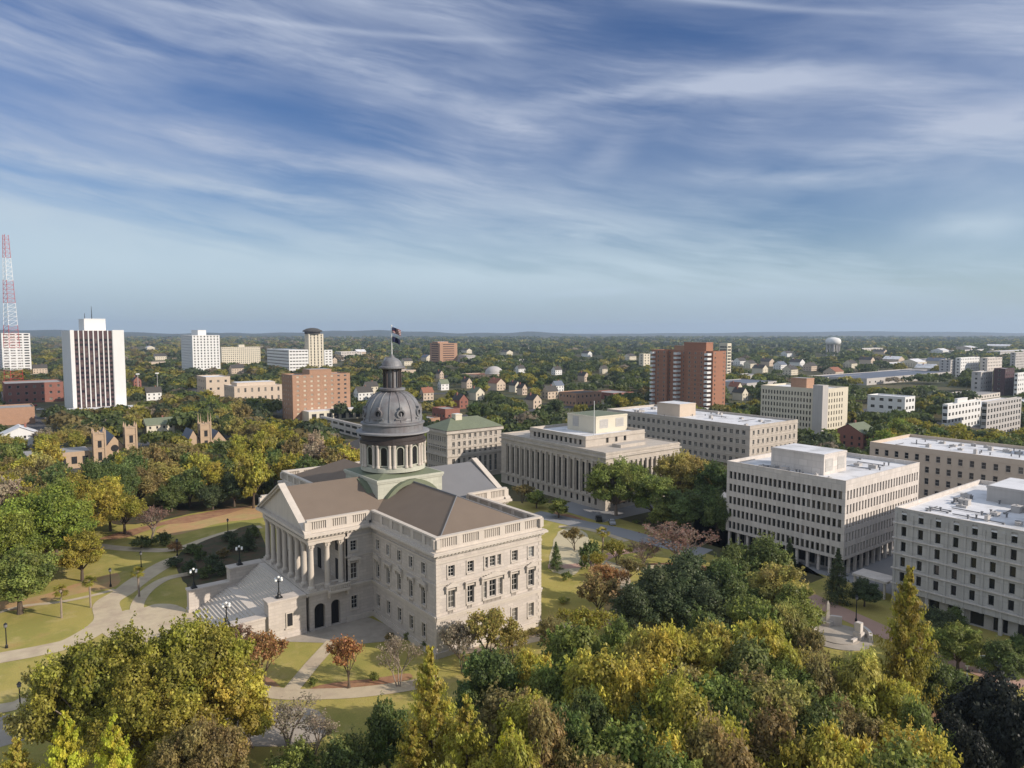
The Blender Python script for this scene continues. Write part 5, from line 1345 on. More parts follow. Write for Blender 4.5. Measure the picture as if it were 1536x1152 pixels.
# low commercial blocks of the outer quarters
LOW = [(1385, 548, 1380, 1425, 540, 'concrete_grey', 'blue_roof'), (1440, 532, 1432, 1500, 526, 'concrete', 'white_roof'), (1500, 537, 1496, 1560, 527, 'concrete_grey', 'white_roof'), (1330, 552, 1322, 1372, 546, 'concrete', 'white_roof'), (1345, 566, 1340, 1398, 558, 'concrete_grey', 'gravel_roof'), (1240, 575, 1232, 1292, 566, 'concrete_grey', 'blue_roof'), (1440, 604, 1432, 1500, 597, 'concrete', 'gravel_roof'), (1110, 572, 1100, 1150, 564, 'concrete_grey', 'gravel_roof'), (1490, 625, 1486, 1560, 612, 'concrete', 'white_roof'), (1180, 545, 1172, 1216, 539, 'concrete_grey', 'gravel_roof'), (760, 548, 752, 800, 541, 'concrete', 'gravel_roof'), (590, 566, 580, 625, 556, 'beige', 'gravel_roof'), (215, 552, 205, 262, 544, 'beige', 'gravel_roof'), (1290, 528, 1280, 1330, 523, 'concrete', 'white_roof'), (1010, 552, 1090, 1110, 545, 'concrete', 'gravel_roof'), (920, 600, 905, 950, 590, 'brick_red', 'gravel_roof'), (640, 640, 630, 660, 628, 'brick_orange', 'gravel_roof')]
ZN = {'concrete_grey': 'grey', 'concrete': 'pale', 'beige': 'beige', 'brick_red': 'red brick', 'brick_orange': 'orange brick'}
RZ = {'blue_roof': 'blue grey roof', 'white_roof': 'white roof', 'gravel_roof': 'grey flat roof'}
for i, (u, v, uL, uR, vt, m, rm) in enumerate(LOW):
    simple('low_building', 'building', 'low %s block with %s among trees %s' % (ZN[m], RZ[rm], zone(u)), (u, v), min(uL, u - 3), max(uR, u + 8), vt, m, 4.5, 6, 2.6, 1.6, roofm=rm, dl=26)[0]['group'] = 'low blocks among the trees ' + zone(u)

# ---------------------------------------------------------------- trees
def unit(n):
    v = nrg.normal(size=(n, 3)); return v / np.linalg.norm(v, axis=1)[:, None]


def quads(c, nrm, size, asp=0.75, up=None):
    """one small leaf-spray face at each centre"""
    n = len(c); t = unit(n) if up is None else up + 0.35 * unit(n)
    t = t - nrm * (t * nrm).sum(1)[:, None]; t /= np.linalg.norm(t, axis=1)[:, None] + 1e-9
    bt = np.cross(nrm, t); s = size[:, None] / 2
    return np.stack([c - t * s, c + bt * s * asp, c + t * s, c - bt * s * asp], 1)      # diamond shaped


def leaf_mesh(name, q, tone, hue):
    n = len(q); me = bpy.data.meshes.new(name)
    me.vertices.add(n * 4); me.vertices.foreach_set('co', q.reshape(-1).astype(np.float32))
    me.loops.add(n * 4); me.loops.foreach_set('vertex_index', np.arange(n * 4, dtype=np.int32))
    me.polygons.add(n); me.polygons.foreach_set('loop_start', np.arange(0, n * 4, 4, dtype=np.int32))
    a = me.attributes.new('tone', 'FLOAT', 'FACE'); a.data.foreach_set('value', tone.astype(np.float32))
    a = me.attributes.new('hue', 'FLOAT', 'FACE'); a.data.foreach_set('value', hue.astype(np.float32))
    me.materials.append(M['leaf']); me.update(calc_edges=True); return me


def lobes_crown(name, Rr, zb, zt, nl, nleaf, size, rl=(.26, .42), shape=1.0, deep=.72, upright=False, low=-.7, twigs=9):
    zc = (zb + zt) / 2; hz = (zt - zb) / 2
    d = unit(nl); d[:, 2] = np.where(d[:, 2] < low, -d[:, 2], d[:, 2])
    k = nrg.uniform(.36, .86, nl)[:, None]
    lr = nrg.uniform(rl[0], rl[1], nl) * Rr
    taper = 1.0
    if shape != 1.0:
        taper = np.clip(1.0 - (d[:, 2] * .5 + .5) * (1 - shape), .2, 1)[:, None]
    lc = np.array([0, 0, zc]) + d * k * np.array([Rr, Rr, hz]) * np.concatenate([np.ones((nl, 2)) * taper, np.ones((nl, 1))], 1)
    sq = np.clip(hz / Rr, .6, 1.3)
    cnt = (nleaf * lr ** 2 / (lr ** 2).sum()).astype(int)
    P, N, T = [], [], []
    ltone = nrg.uniform(.70, 1.28, nl); lhue = nrg.uniform(0, 1, nl)
    for i in range(nl):
        u = unit(cnt[i]); rr = lr[i] * nrg.uniform(.55, 1.12, cnt[i]) ** .8
        p = lc[i] + u * rr[:, None] * np.array([1, 1, .8])
        keep = np.ones(cnt[i], bool)
        for j in range(nl):
            if j != i: keep &= (((p - lc[j]) / lr[j]) ** 2).sum(1) > deep ** 2 * .5
        keep &= (u[:, 2] > -.75)
        P.append(p[keep]); nn = u[keep] * 1.2 + unit(keep.sum()) * .42 + np.array([0, 0, .45]); N.append(nn / np.linalg.norm(nn, axis=1)[:, None])
        T.append(np.stack([np.full(keep.sum(), ltone[i]), np.full(keep.sum(), lhue[i])], 1))
    for i in range(nl):                               # leafy twigs that break the outline
        for _ in range(twigs):
            u = unit(1)[0]; u[2] = abs(u[2]) * (1.3 if upright else .8) + (.5 if upright else -.05); u /= np.linalg.norm(u)
            if np.dot(u, (lc[i] - np.array([0, 0, zc])) / np.array([Rr, Rr, hz])) < .05: continue
            m_ = 16; s_ = nrg.uniform(.75, 1.0 + nrg.uniform(.25, .75), m_); jit_ = nrg.normal(size=(m_, 3)) * lr[i] * .10
            P.append(lc[i] + u * (lr[i] * s_)[:, None] + jit_); nn = u * .4 + unit(m_) + np.array([0, 0, .3]); N.append(nn / np.linalg.norm(nn, axis=1)[:, None])
            T.append(np.stack([np.full(m_, ltone[i] * nrg.uniform(.9, 1.25)), np.full(m_, lhue[i])], 1))
    P, N, T = np.concatenate(P), np.concatenate(N), np.concatenate(T); n = len(P)
    sz = size * nrg.uniform(.6, 1.45, n)
    up = np.tile(np.array([0, 0, 1.0]), (n, 1)) if upright else None
    me = leaf_mesh(name, quads(P, N, sz, .75 if not upright else .4, up), T[:, 0] * nrg.uniform(.55, 1.5, n), np.clip(T[:, 1] * .6 + nrg.uniform(0, .4, n), 0, 1))
    return me, lc


def trunk_mesh(name, lc, zb, r, m, limbs=9):
    b = MB(); z = zb * 1.05; b.tube((0, 0, -.2), (0.08, .05, z * .6), r * 1.25, r * .9, 8); b.tube((0.08, .05, z * .6), (0, .1, z * 1.25), r * .9, r * .6, 8)
    for c in lc[:limbs]:
        mid = Vector((c[0] * .45, c[1] * .45, z + (c[2] - z) * .35)); b.tube((0, .05, z * .85), mid, r * .5, r * .32, 6); b.tube(mid, c, r * .32, r * .08, 5)
    me = bpy.data.meshes.new(name); me.from_pydata(b.v, [], b.f); me.materials.append(m); me.update(); return me


def cone_crown(name, Rr, H_, zb, nbr, per, size, power=.8, lift=.35, droop=0, upright=True, spread=.17, rv=(.7, 1.12)):
    P, N, T = [], [], []; tips = []
    for i in range(nbr):
        z = zb + (H_ - zb) * (i / nbr) ** .85; r = Rr * max(.05, (1 - (z - zb) / (H_ - zb))) ** power * nrg.uniform(*rv); a = nrg.uniform(0, 6.283)
        n = max(5, int(per * (r / Rr + .15))); s = nrg.uniform(.18, 1.0, n) ** .75
        p = np.stack([np.cos(a) * r * s, np.sin(a) * r * s, z + lift * r * s ** 1.4 - droop * r * s], 1) + nrg.normal(size=(n, 3)) * np.array([spread, spread, spread * .85]) * (r * .55 + .25)
        P.append(p); nn = np.array([np.cos(a), np.sin(a), .5]) + unit(n) * .9; N.append(nn / np.linalg.norm(nn, axis=1)[:, None])
        T.append(np.stack([np.full(n, nrg.uniform(.75, 1.25)), np.full(n, nrg.uniform(0, 1))], 1)); tips.append((np.cos(a) * r * .8, np.sin(a) * r * .8, z + lift * r * .6))
    P, N, T = np.concatenate(P), np.concatenate(N), np.concatenate(T); n = len(P)
    up = np.tile(np.array([0, 0, 1.0]), (n, 1)) if upright else None
    me = leaf_mesh(name, quads(P, N, size * nrg.uniform(.6, 1.5, n), .45, up), T[:, 0] * nrg.uniform(.7, 1.3, n), T[:, 1])
    b = MB(); b.tube((0, 0, -.2), (0, 0, H_ * .9), .35, .05, 7)
    for t in tips[::max(1, nbr // 40)]: b.tube((0, 0, max(zb * .8, t[2] - .5)), t, .07, .02, 4)
    tm = bpy.data.meshes.new('trunk'); tm.from_pydata(b.v, [], b.f); tm.materials.append(M['bark']); tm.update()
    return me, tm


def bare_tree(name, seed, leaves, size, m):
    r = random.Random(seed); b = MB(); tips = []

    def grow(p, d, l, rad, k):
        q = p + d * l; b.tube(p, q, rad, rad * .7, 5)
        if k == 0: tips.append((p, q)); return
        for _ in range(3 if k > 1 else 4):
            e = (d + Vector((r.uniform(-1, 1), r.uniform(-1, 1), r.uniform(-.2, .7))) * .75).normalized(); grow(q, e, l * r.uniform(.62, .85), rad * .6, k - 1)
        if k < 3: tips.append((p, q))
    for s in range(3): grow(Vector((s * .12 - .1, .1 * s, -.1)), Vector((r.uniform(-.35, .35), r.uniform(-.35, .35), 1)).normalized(), 1.7, .10, 4)
    me = bpy.data.meshes.new('trunk'); me.from_pydata(b.v, [], b.f); me.materials.append(m); me.update()
    P = []
    for _ in range(leaves):
        p, q = tips[r.randrange(len(tips))]; P.append(tuple(p.lerp(q, r.uniform(.2, 1.3)) + Vector((r.gauss(0, .14), r.gauss(0, .14), r.gauss(0, .14)))))
    P = np.array(P); n = len(P)
    lm = leaf_mesh(name, quads(P, unit(n), size * nrg.uniform(.6, 1.4, n), .8), nrg.uniform(.65, 1.35, n), nrg.uniform(0, 1, n))
    R_ = np.percentile(np.abs(P[:, :2]), 97); return lm, me, float(R_), float(np.percentile(P[:, 2], 99))


def palm_mesh():
    b = MB(); b.tube((0, 0, -.1), (.08, 0, 3), .2, .17, 8); b.tube((.08, 0, 3), (0, .05, 5.6), .17, .2, 8); b.tube((0, .05, 5.4), (0, .05, 6.1), .3, .16, 8)
    tm = bpy.data.meshes.new('trunk'); tm.from_pydata(b.v, [], b.f); tm.materials.append(M['bark_pale']); tm.update()
    Q, T = [], []
    for i in range(34):
        a = nrg.uniform(0, 6.283); el = nrg.uniform(-.75, 1.3); L_ = nrg.uniform(.9, 1.3); d = np.array([math.cos(a) * math.cos(el), math.sin(a) * math.cos(el), math.sin(el)]); c = np.array([0, .05, 6.0]) + d * L_ * .75
        s = np.array([-math.sin(a), math.cos(a), 0]); tt = nrg.uniform(.6, 1.3); nv = np.cross(d, s)
        for j in range(11):
            f = (j - 5) / 5 * 1.25; e = d * math.cos(f) + s * math.sin(f); tip = c + e * .85 - np.array([0, 0, .28 * abs(f) + .2]); sd_ = np.cross(e, nv); sd_ = sd_ / np.linalg.norm(sd_) * .07
            Q.append([c - sd_ * .5, (c + tip) / 2 - sd_ + np.array([0, 0, .12]), tip, (c + tip) / 2 + sd_ + np.array([0, 0, .12])]); T.append(tt * nrg.uniform(.8, 1.2))
    return leaf_mesh('fronds', np.array(Q), np.array(T), nrg.uniform(0, 1, len(Q))), tm


PROTO = {}


def proto(key, crown, trunk, Rr, Hh, name, cname='crown'): PROTO.setdefault(key, []).append((crown, trunk, Rr, Hh, name, cname))


for s in range(3):
    me, lc = lobes_crown('crown', 6, 2.0, 13.6, 54, 25000, .36, (.14, .34)); proto('oak', me, trunk_mesh('trunk', lc, 3.4, .42, M['bark']), 6.2, 14, 'broadleaf_tree')
for s in range(2):
    me, lc = lobes_crown('crown', 12, 2.5, 18, 105, 46000, .44, (.08, .21), twigs=16); proto('grand', me, trunk_mesh('trunk', lc, 4.2, .55, M['bark_pale'], 80), 12.4, 18.6, 'broadleaf_tree')
for s in range(4):
    me, lc = lobes_crown('crown', 6, 1.6, 13.6, 36, 8500, .58, (.16, .36)); proto('mid', me, trunk_mesh('trunk', lc, 3.4, .42, M['bark'], 6), 6.2, 14, 'broadleaf_tree')
for s in range(2):
    me, lc = lobes_crown('crown', 5, 1.6, 13.6, 54, 24000, .40, (.13, .30), .55, upright=True); proto('upright', me, trunk_mesh('trunk', lc, 3.4, .36, M['bark']), 5.0, 14.3, 'upright_tree')
for s in range(2):
    me, lc = lobes_crown('crown', 6, .6, 11.6, 52, 21000, .40, (.16, .36), .8); proto('magnolia', me, trunk_mesh('trunk', lc, 2.4, .36, M['bark']), 6.2, 12, 'magnolia_tree')
for s in range(2):
    me, tm = cone_crown('crown', 3.6, 17, .9, 170, 150, .32, .72, .95, 0, True, .13, (.5, 1.25)); proto('cypress', me, tm, 3.8, 17.3, 'cypress_tree')
me, tm = cone_crown('crown', 4.2, 15, .6, 260, 50, .42, .8, .1, .15, False); proto('evergreen', me, tm, 4.4, 15.2, 'evergreen_tree')
for s in range(3):
    a, c, r_, h_ = bare_tree('crown', 40 + s, 1500, .17, M['bark_pale']); proto('bare', a, c, r_, h_, 'small_tree')
    a, c, r_, h_ = bare_tree('crown', 60 + s, 3800, .22, M['bark']); proto('small', a, c, r_, h_, 'small_tree')
me, lc = lobes_crown('foliage', 1.5, .05, 2.0, 12, 1500, .2, (.3, .5)); proto('shrub', me, trunk_mesh('stem', lc, .4, .06, M['bark'], 5), 1.6, 2.05, 'shrub', 'foliage')
me, tm = palm_mesh(); proto('palm', me, tm, 1.9, 7.4, 'palm_tree', 'fronds')

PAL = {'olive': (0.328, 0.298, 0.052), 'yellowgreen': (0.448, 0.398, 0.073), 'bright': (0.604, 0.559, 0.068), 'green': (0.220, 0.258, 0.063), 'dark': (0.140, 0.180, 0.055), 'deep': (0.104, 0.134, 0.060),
       'brown': (0.276, 0.221, 0.085), 'rust': (0.451, 0.248, 0.102), 'red': (.26, .165, .12), 'yellow': (0.441, 0.392, 0.090), 'greybrown': (0.368, 0.305, 0.212), 'khaki': (0.375, 0.331, 0.098), 'lush': (0.249, 0.305, 0.054), 'shadowed': (.030, .036, .028)}  # last tone has shadow mixed in, for the bottom right evergreens
TREES = []                                          # x, y, radius


KEEP = [(137, 207, 642, 672), (8, 46, 622, 656), (98, 137, 652, 684), (285, 336, 632, 664), (222, 254, 618, 642), (424, 526, 555, 632), (94, 190, 480, 620), (348, 425, 563, 596), (308, 346, 565, 584), (0, 95, 575, 602), (-20, 53, 612, 632), (975, 1088, 505, 614),
        (1140, 1272, 570, 648), (1265, 1300, 637, 660), (1300, 1371, 594, 612), (1412, 1470, 605, 634), (1470, 1530, 603, 645), (1295, 1425, 560, 577), (1408, 1536, 528, 590), (400, 500, 497, 552), (330, 391, 520, 545), (505, 552, 638, 652), (270, 331, 497, 556), (0, 48, 497, 555), (640, 690, 513, 543), (655, 690, 613, 628), (846, 902, 588, 605), (640, 775, 615, 690), (910, 1195, 606, 690)]
KEEP += [(u - 9, u + 9, v - 9, v - 1) for u, v, *_ in HS]


def hides(x, y, r, h):
    """does a crown here stand before one of the fronts that the view leaves open"""
    p = (x, y); f = fwd(p)
    if f < 60: return False
    u = 768 + F * (x * RT[0] + y * RT[1]) / f; w_ = .8 * r * F / f; vt = 497 + (H - h) * F / f; vb = 497 + H * F / f
    return any(u + w_ > a and u - w_ < b_ and vt < d - .10 * (d - c) and vb > d for a, b_, c, d in KEEP)


def clear_of(x, y, r):
    return not any(a - r < x < b_ + r and c - r < y < d + r for a, b_, c, d in FOOT)


def plant(key, x, y, Rr, Hh, color, label, group=None, jit=.14):
    pr = rng.choice(PROTO[key]); crown, trunk, pR, pH, nm, cn_ = pr
    t = thing(nm, (x, y, 0), label, 'shrub' if nm == 'shrub' else 'tree', group)
    t.scale = (Rr / pR, Rr / pR, Hh / pH); t.rotation_euler = (0, 0, rng.uniform(0, 6.28))
    c = PAL[color]; k = rng.uniform(1 - jit, 1 + jit); kk = rng.uniform(.93, 1.07)
    for me, n_ in ((crown, cn_), (trunk, 'stem' if cn_ == 'foliage' else 'trunk')):
        o = bpy.data.objects.new(n_, me); col.objects.link(o); o.parent = t; o.color = (c[0] * k * kk, c[1] * k, c[2] * k, 1)
    TREES.append((x, y, Rr)); return t


def T(u, vt, h, rpx, key, color, label, group=None):
    p = at(u, vt, h); f = fwd(p); plant(key, p.x, p.y, rpx * f / F, h, color, label, group, .05)


HAND = [
    # foreground
    (205, 698, 15, 38, 'oak', 'brown', 'brown tree at the edge of the park wood, above the reddish bare tree'),
    (240, 688, 15, 38, 'oak', 'khaki', 'khaki tree at the edge of the park wood left of the dark evergreens'),
    (283, 702, 13, 34, 'magnolia', 'dark', 'dark evergreen at the edge of the park wood, taller of two'),
    (256, 726, 9, 28, 'magnolia', 'dark', 'low dark evergreen at the edge of the park wood'),
    (320, 690, 15, 32, 'oak', 'yellowgreen', 'yellow green tree at the edge of the park wood right of the evergreens'),
    (350, 706, 12, 26, 'magnolia', 'deep', 'blackish evergreen at the edge of the park wood near the portico'),
    (378, 688, 14, 26, 'oak', 'brown', 'brown tree right beside the far corner of the portico'),
    (185, 738, 12, 32, 'oak', 'olive', 'olive tree at the edge of the park wood beside the big lush tree'),
    (318, 728, 8, 24, 'magnolia', 'deep', 'low blackish evergreen behind the straw bed'),
    (395, 712, 9, 18, 'magnolia', 'deep', 'blackish evergreen behind the portico roof corner'),
    (150, 948, 18, 100, 'grand', 'olive', 'large olive tree on the left of the stair foot, its crown over the path'),
    (285, 932, 19, 105, 'grand', 'olive', 'large yellowish olive tree directly in front of the stairs'),
    (75, 985, 15, 62, 'oak', 'khaki', 'khaki tree beside the left path below the two big olive trees'),
    (225, 1000, 16, 110, 'grand', 'olive', 'broad olive tree in the lower left, in front of the two by the stairs'),
    (345, 1000, 14, 62, 'oak', 'yellowgreen', 'yellow green tree at the end of the curved lawn path'),
    (300, 1085, 14, 85, 'grand', 'brown', 'brownish tree at the bottom edge left of the bare shrubs'),
    (95, 1066, 17, 52, 'cypress', 'bright', 'bright yellow green cypress spire in the bottom left corner, taller one'),
    (168, 1072, 16, 48, 'cypress', 'bright', 'bright yellow green cypress spire right beside the tallest bottom left one'),
    (25, 1105, 14, 55, 'cypress', 'yellowgreen', 'low cypress top at the very left of the bottom edge'),
    (645, 968, 21, 58, 'cypress', 'yellowgreen', 'tall golden green cypress spire in front of the near building corner'),
    (700, 1040, 18, 58, 'cypress', 'yellowgreen', 'golden cypress behind the tall spire at the bottom centre'),
    (765, 1078, 17, 55, 'cypress', 'bright', 'light golden cypress at the bottom centre edge'),
    (620, 1080, 15, 55, 'cypress', 'olive', 'olive cypress below the tall golden spire'),
    (392, 958, 8, 40, 'small', 'rust', 'rusty leaved small tree beside the tall stair block'),
    (523, 960, 8, 34, 'small', 'rust', 'thin rusty tree right of the straight lawn path'),
    (598, 958, 8, 30, 'bare', 'greybrown', 'nearly bare tree on the lawn below the near wing'),
    (350, 940, 5, 26, 'small', 'red', 'reddish shrub like tree at the foot of the low stair wall'),
    (375, 1058, 6, 44, 'bare', 'greybrown', 'bare grey twigged tree on the lower plaza, first from the left'),
    (432, 1055, 6, 48, 'bare', 'greybrown', 'bare grey twigged tree on the lower plaza, widest of three'),
    (470, 1080, 5, 36, 'bare', 'greybrown', 'bare grey twigged tree on the lower plaza, closest to the dark trees'),
    (440, 1115, 9, 50, 'magnolia', 'green', 'round green tree at the bottom edge below the bare trees'),
    (515, 1105, 10, 52, 'magnolia', 'dark', 'dark round evergreen at the bottom edge left of the golden spire'),
    (580, 1050, 11, 42, 'magnolia', 'dark', 'dark evergreen between the curved path and the golden spire'),
    (730, 918, 10, 38, 'small', 'khaki', 'khaki tree in front of the arched door of the near facade'),
    (692, 940, 8, 30, 'small', 'greybrown', 'grey brown small tree at the left foot of the sunlit facade'),
    (768, 945, 7, 30, 'small', 'khaki', 'low khaki tree at the right foot of the sunlit facade'),
    (829, 932, 8, 26, 'small', 'brown', 'brown tree by the right corner of the sunlit facade'),
    (873, 915, 8, 42, 'small', 'olive', 'thin olive tree on the lawn right of the near facade'),
    (885, 818, 6, 20, 'shrub', 'dark', 'dark round shrub on the tan plaza edge'),
    (834, 812, 7, 13, 'evergreen', 'dark', 'dark narrow evergreen against the far corner of the near wing'),
    (906, 848, 8, 30, 'small', 'rust', 'rust coloured tree beside the curved tan path'),
    (895, 865, 9, 36, 'small', 'brown', 'brown olive tree on the shaded lawn right of the building'),
    (1020, 790, 10, 52, 'bare', 'red', 'wide reddish bare tree by the drive in front of the white slab'),
    (962, 815, 6, 28, 'bare', 'red', 'small reddish bare tree by the drive, left of the wide one'),
    (862, 792, 6, 16, 'small', 'brown', 'small brown tree at the end of the tan plaza by the drive'),
    (925, 812, 6, 20, 'small', 'olive', 'small olive tree on the lawn between the palm and the reddish bare trees'),
    (940, 838, 6, 22, 'small', 'brown', 'small brown tree at the path bend below the reddish bare trees'),
    (893, 830, 6, 18, 'small', 'olive', 'small olive tree by the tan plaza'),
    (1032, 832, 13, 52, 'magnolia', 'deep', 'tallest of the dark magnolias right of the near facade'),
    (985, 848, 12, 46, 'magnolia', 'deep', 'dark magnolia between the tallest one and the curved path'),
    (953, 876, 10, 42, 'magnolia', 'deep', 'low dark magnolia at the edge of the curved path'),
    (1085, 840, 12, 46, 'magnolia', 'dark', 'dark magnolia right of the tallest one'),
    (1012, 874, 10, 46, 'magnolia', 'deep', 'lower dark magnolia in front of the tallest one'),
    (1062, 876, 10, 46, 'magnolia', 'deep', 'lower dark magnolia in front, toward the monument'),
    (1108, 816, 13, 40, 'magnolia', 'dark', 'dark green tree below the shaded wall of the white slab, left of two'),
    (1148, 806, 14, 44, 'magnolia', 'dark', 'dark green tree below the shaded wall of the white slab, right of two'),
    (1112, 868, 11, 44, 'magnolia', 'dark', 'dark green tree between the magnolias and the yellow trees'),
    (1170, 840, 14, 50, 'oak', 'khaki', 'khaki tree below the shaded wall of the white slab'),
    (1195, 875, 12, 45, 'oak', 'green', 'green tree left of the pink walk'),
    (955, 942, 16, 68, 'upright', 'yellow', 'yellow upright tree, first of the yellow row in front of the magnolia'),
    (1008, 934, 17, 76, 'upright', 'yellowgreen', 'yellow green upright tree, second of the yellow row'),
    (1072, 928, 17, 74, 'upright', 'yellow', 'yellow upright tree, third of the yellow row'),
    (1138, 918, 18, 76, 'upright', 'yellowgreen', 'yellow green tree, last of the yellow row toward the monument'),
    (1182, 902, 15, 52, 'upright', 'khaki', 'khaki tree left of the memorial plaza, behind the yellow row'),
    (1135, 895, 15, 56, 'oak', 'green', 'green tree between the dark magnolias and the last of the yellow row'),
    (1215, 935, 13, 40, 'upright', 'brown', 'brown tree just left of the memorial walls'),
    (1060, 912, 14, 50, 'magnolia', 'dark', 'dark tree at the foot of the broad magnolia, behind the yellow row'),
    (925, 925, 13, 36, 'oak', 'green', 'green tree left of the yellow row by the path edge'),
    (862, 932, 15, 64, 'magnolia', 'green', 'green tree just right of the sunlit facade foot'),
    (800, 965, 15, 55, 'upright', 'yellowgreen', 'yellow green tree in front of the sunlit facade foot'),
    (735, 972, 15, 55, 'oak', 'dark', 'dark green tree right of the tall golden spire'),
    (1366, 848, 25, 52, 'cypress', 'olive', 'tall pyramidal olive cypress in front of the grey marble block'),
    (1262, 976, 12, 36, 'upright', 'khaki', 'khaki tree hiding the near edge of the memorial plaza'),
    (1290, 972, 17, 70, 'upright', 'yellow', 'yellow brown tree just below the monument'),
    (1235, 985, 16, 56, 'upright', 'brown', 'brown leaved tree left below the monument'),
    (1345, 1005, 15, 60, 'upright', 'yellowgreen', 'yellow green tree below the tall pyramidal cypress'),
    (1390, 985, 11, 45, 'magnolia', 'dark', 'dark round tree right beside the tall pyramidal cypress'),
    (1440, 932, 9, 38, 'oak', 'green', 'small green tree in front of the grey marble block'),
    (1505, 958, 9, 40, 'oak', 'dark', 'grey green tree by the foot of the grey marble block at the right edge'),
    (1425, 1002, 8, 40, 'magnolia', 'dark', 'dark low tree left of the small canopy'),
    (1490, 1012, 15, 74, 'magnolia', 'shadowed', 'shade-darkened evergreen in the bottom right corner, tallest one'),
    (1440, 1080, 13, 55, 'magnolia', 'shadowed', 'shade-darkened evergreen in the bottom right corner, left one'),
    (1545, 1050, 15, 60, 'magnolia', 'shadowed', 'shade-darkened evergreen cut by the right edge of the picture'),
    (1258, 822, 12, 24, 'evergreen', 'deep', 'dark conical evergreen at the near corner of the white slab'),
    (1185, 806, 9, 15, 'evergreen', 'deep', 'small dark conical evergreen along the shaded wall of the white slab'),
    (1298, 868, 6, 24, 'magnolia', 'deep', 'low dark tree beside the concrete canopy'),
    (1410, 915, 6, 30, 'magnolia', 'deep', 'low dark tree at the foot of the grey marble block'),
    (925, 688, 18, 58, 'grand', 'green', 'big dark green street tree in front of the sunlit side of the columned office block'),
    (1026, 678, 19, 50, 'grand', 'khaki', 'golden olive street tree by the far end of the columned office block'),
    (985, 712, 15, 38, 'oak', 'green', 'green street tree between the two tall ones by the columned block'),
    (1072, 690, 18, 36, 'oak', 'dark', 'dark tree against the left edge of the white slab'),
    (1036, 728, 14, 44, 'oak', 'dark', 'dark tree under the golden olive street tree'),
    (1078, 742, 13, 28, 'magnolia', 'dark', 'dark round tree against the left edge of the white slab, lower one'),
    (1000, 752, 9, 30, 'oak', 'green', 'low green tree beside the drive under the street trees'),
    (805, 735, 6, 18, 'mid', 'green', 'small green tree at the shaded foot of the columned block'),
    (838, 748, 6, 18, 'mid', 'green', 'second small green tree at the shaded foot of the columned block'),
    (784, 728, 6, 16, 'small', 'brown', 'small brown tree behind the far portico'),
    (65, 728, 21, 82, 'grand', 'lush', 'largest lush green tree on the left lawn'),
    (-5, 765, 19, 70, 'grand', 'lush', 'lush green tree cut by the left edge'),
    (120, 712, 19, 62, 'grand', 'olive', 'olive crown just behind the largest lush green tree'),
    (155, 688, 19, 52, 'grand', 'dark', 'dark green tree behind the olive crown on the left'),
    (25, 820, 14, 55, 'oak', 'green', 'lower green tree over the straw bed at the left'),
    (120, 795, 12, 36, 'oak', 'olive', 'lower olive tree at the end of the straw bed'),
    (225, 762, 9, 24, 'bare', 'red', 'reddish bare tree beside the upper path'),
    (212, 808, 2.6, 18, 'shrub', 'dark', 'dark round shrub left of the reddish bare tree'),
    (244, 802, 2.8, 16, 'shrub', 'dark', 'dark round shrub right of the reddish bare tree'),
    (372, 792, 6, 16, 'evergreen', 'deep', 'dark evergreen beside the far end of the stairs'),
    (170, 975, 2, 14, 'shrub', 'rust', 'small rusty shrub at the stair plaza'),
    (262, 815, 2.2, 12, 'shrub', 'rust', 'small rusty shrub by the upper path fork'),
]
for a in HAND: T(*a)
for (u, vt, lb) in ((90, 876, 'palm on the left lawn with its round shadow beside it'), (134, 862, 'palm by the bend of the tan path'), (904, 790, 'palm on the lawn beside the drive'), (207, 848, 'small palm by the path beside the stair plaza')):
    T(u, vt, 7.0, 15, 'palm', 'olive', lb)


def inside(x, y, poly):
    c = False
    for i in range(len(poly)):
        (a, b_), (d, e) = poly[i - 1], poly[i]
        if (b_ > y) != (e > y) and x < (d - a) * (y - b_) / (e - b_) + a: c = not c
    return c


def fill(poly, n, hs, rs, mix, key, place, group, gap=.62, tries=4000):
    us = [p[0] for p in poly]; vs = [p[1] for p in poly]; k = 0
    for _ in range(tries):
        if k >= n: break
        u, v = rng.uniform(min(us), max(us)), rng.uniform(min(vs), max(vs))
        if not inside(u, v, poly): continue
        h = rng.uniform(*hs); r_ = rng.uniform(*rs); p = at(u, v, h); vb = 497 + H * F / fwd(p)
        if (place.startswith('in the park wood') and (vb > 772 if u > 165 else vb > 868)): continue
        if not clear_of(p.x, p.y, r_ * .6) or hides(p.x, p.y, r_, h): continue
        if any((p.x - a) ** 2 + (p.y - b_) ** 2 < (gap * (r_ + c)) ** 2 for a, b_, c in TREES): continue
        cname = rng.choice(mix); kk = key if isinstance(key, str) else rng.choice(key)
        if kk == 'auto': kk = 'oak' if fwd(p) < 190 else 'mid'
        words = {'olive': 'olive', 'yellowgreen': 'yellow green', 'green': 'mid green', 'dark': 'dark green', 'deep': 'blackish green', 'brown': 'brown', 'rust': 'rusty', 'yellow': 'yellow', 'greybrown': 'grey brown', 'khaki': 'khaki', 'lush': 'lush green', 'red': 'reddish'}[cname]
        plant(kk, p.x, p.y, r_, h, cname, '%s %s %s' % (words, 'conical tree' if kk == 'cypress' else 'round tree' if kk == 'magnolia' else 'tree', place), group); k += 1


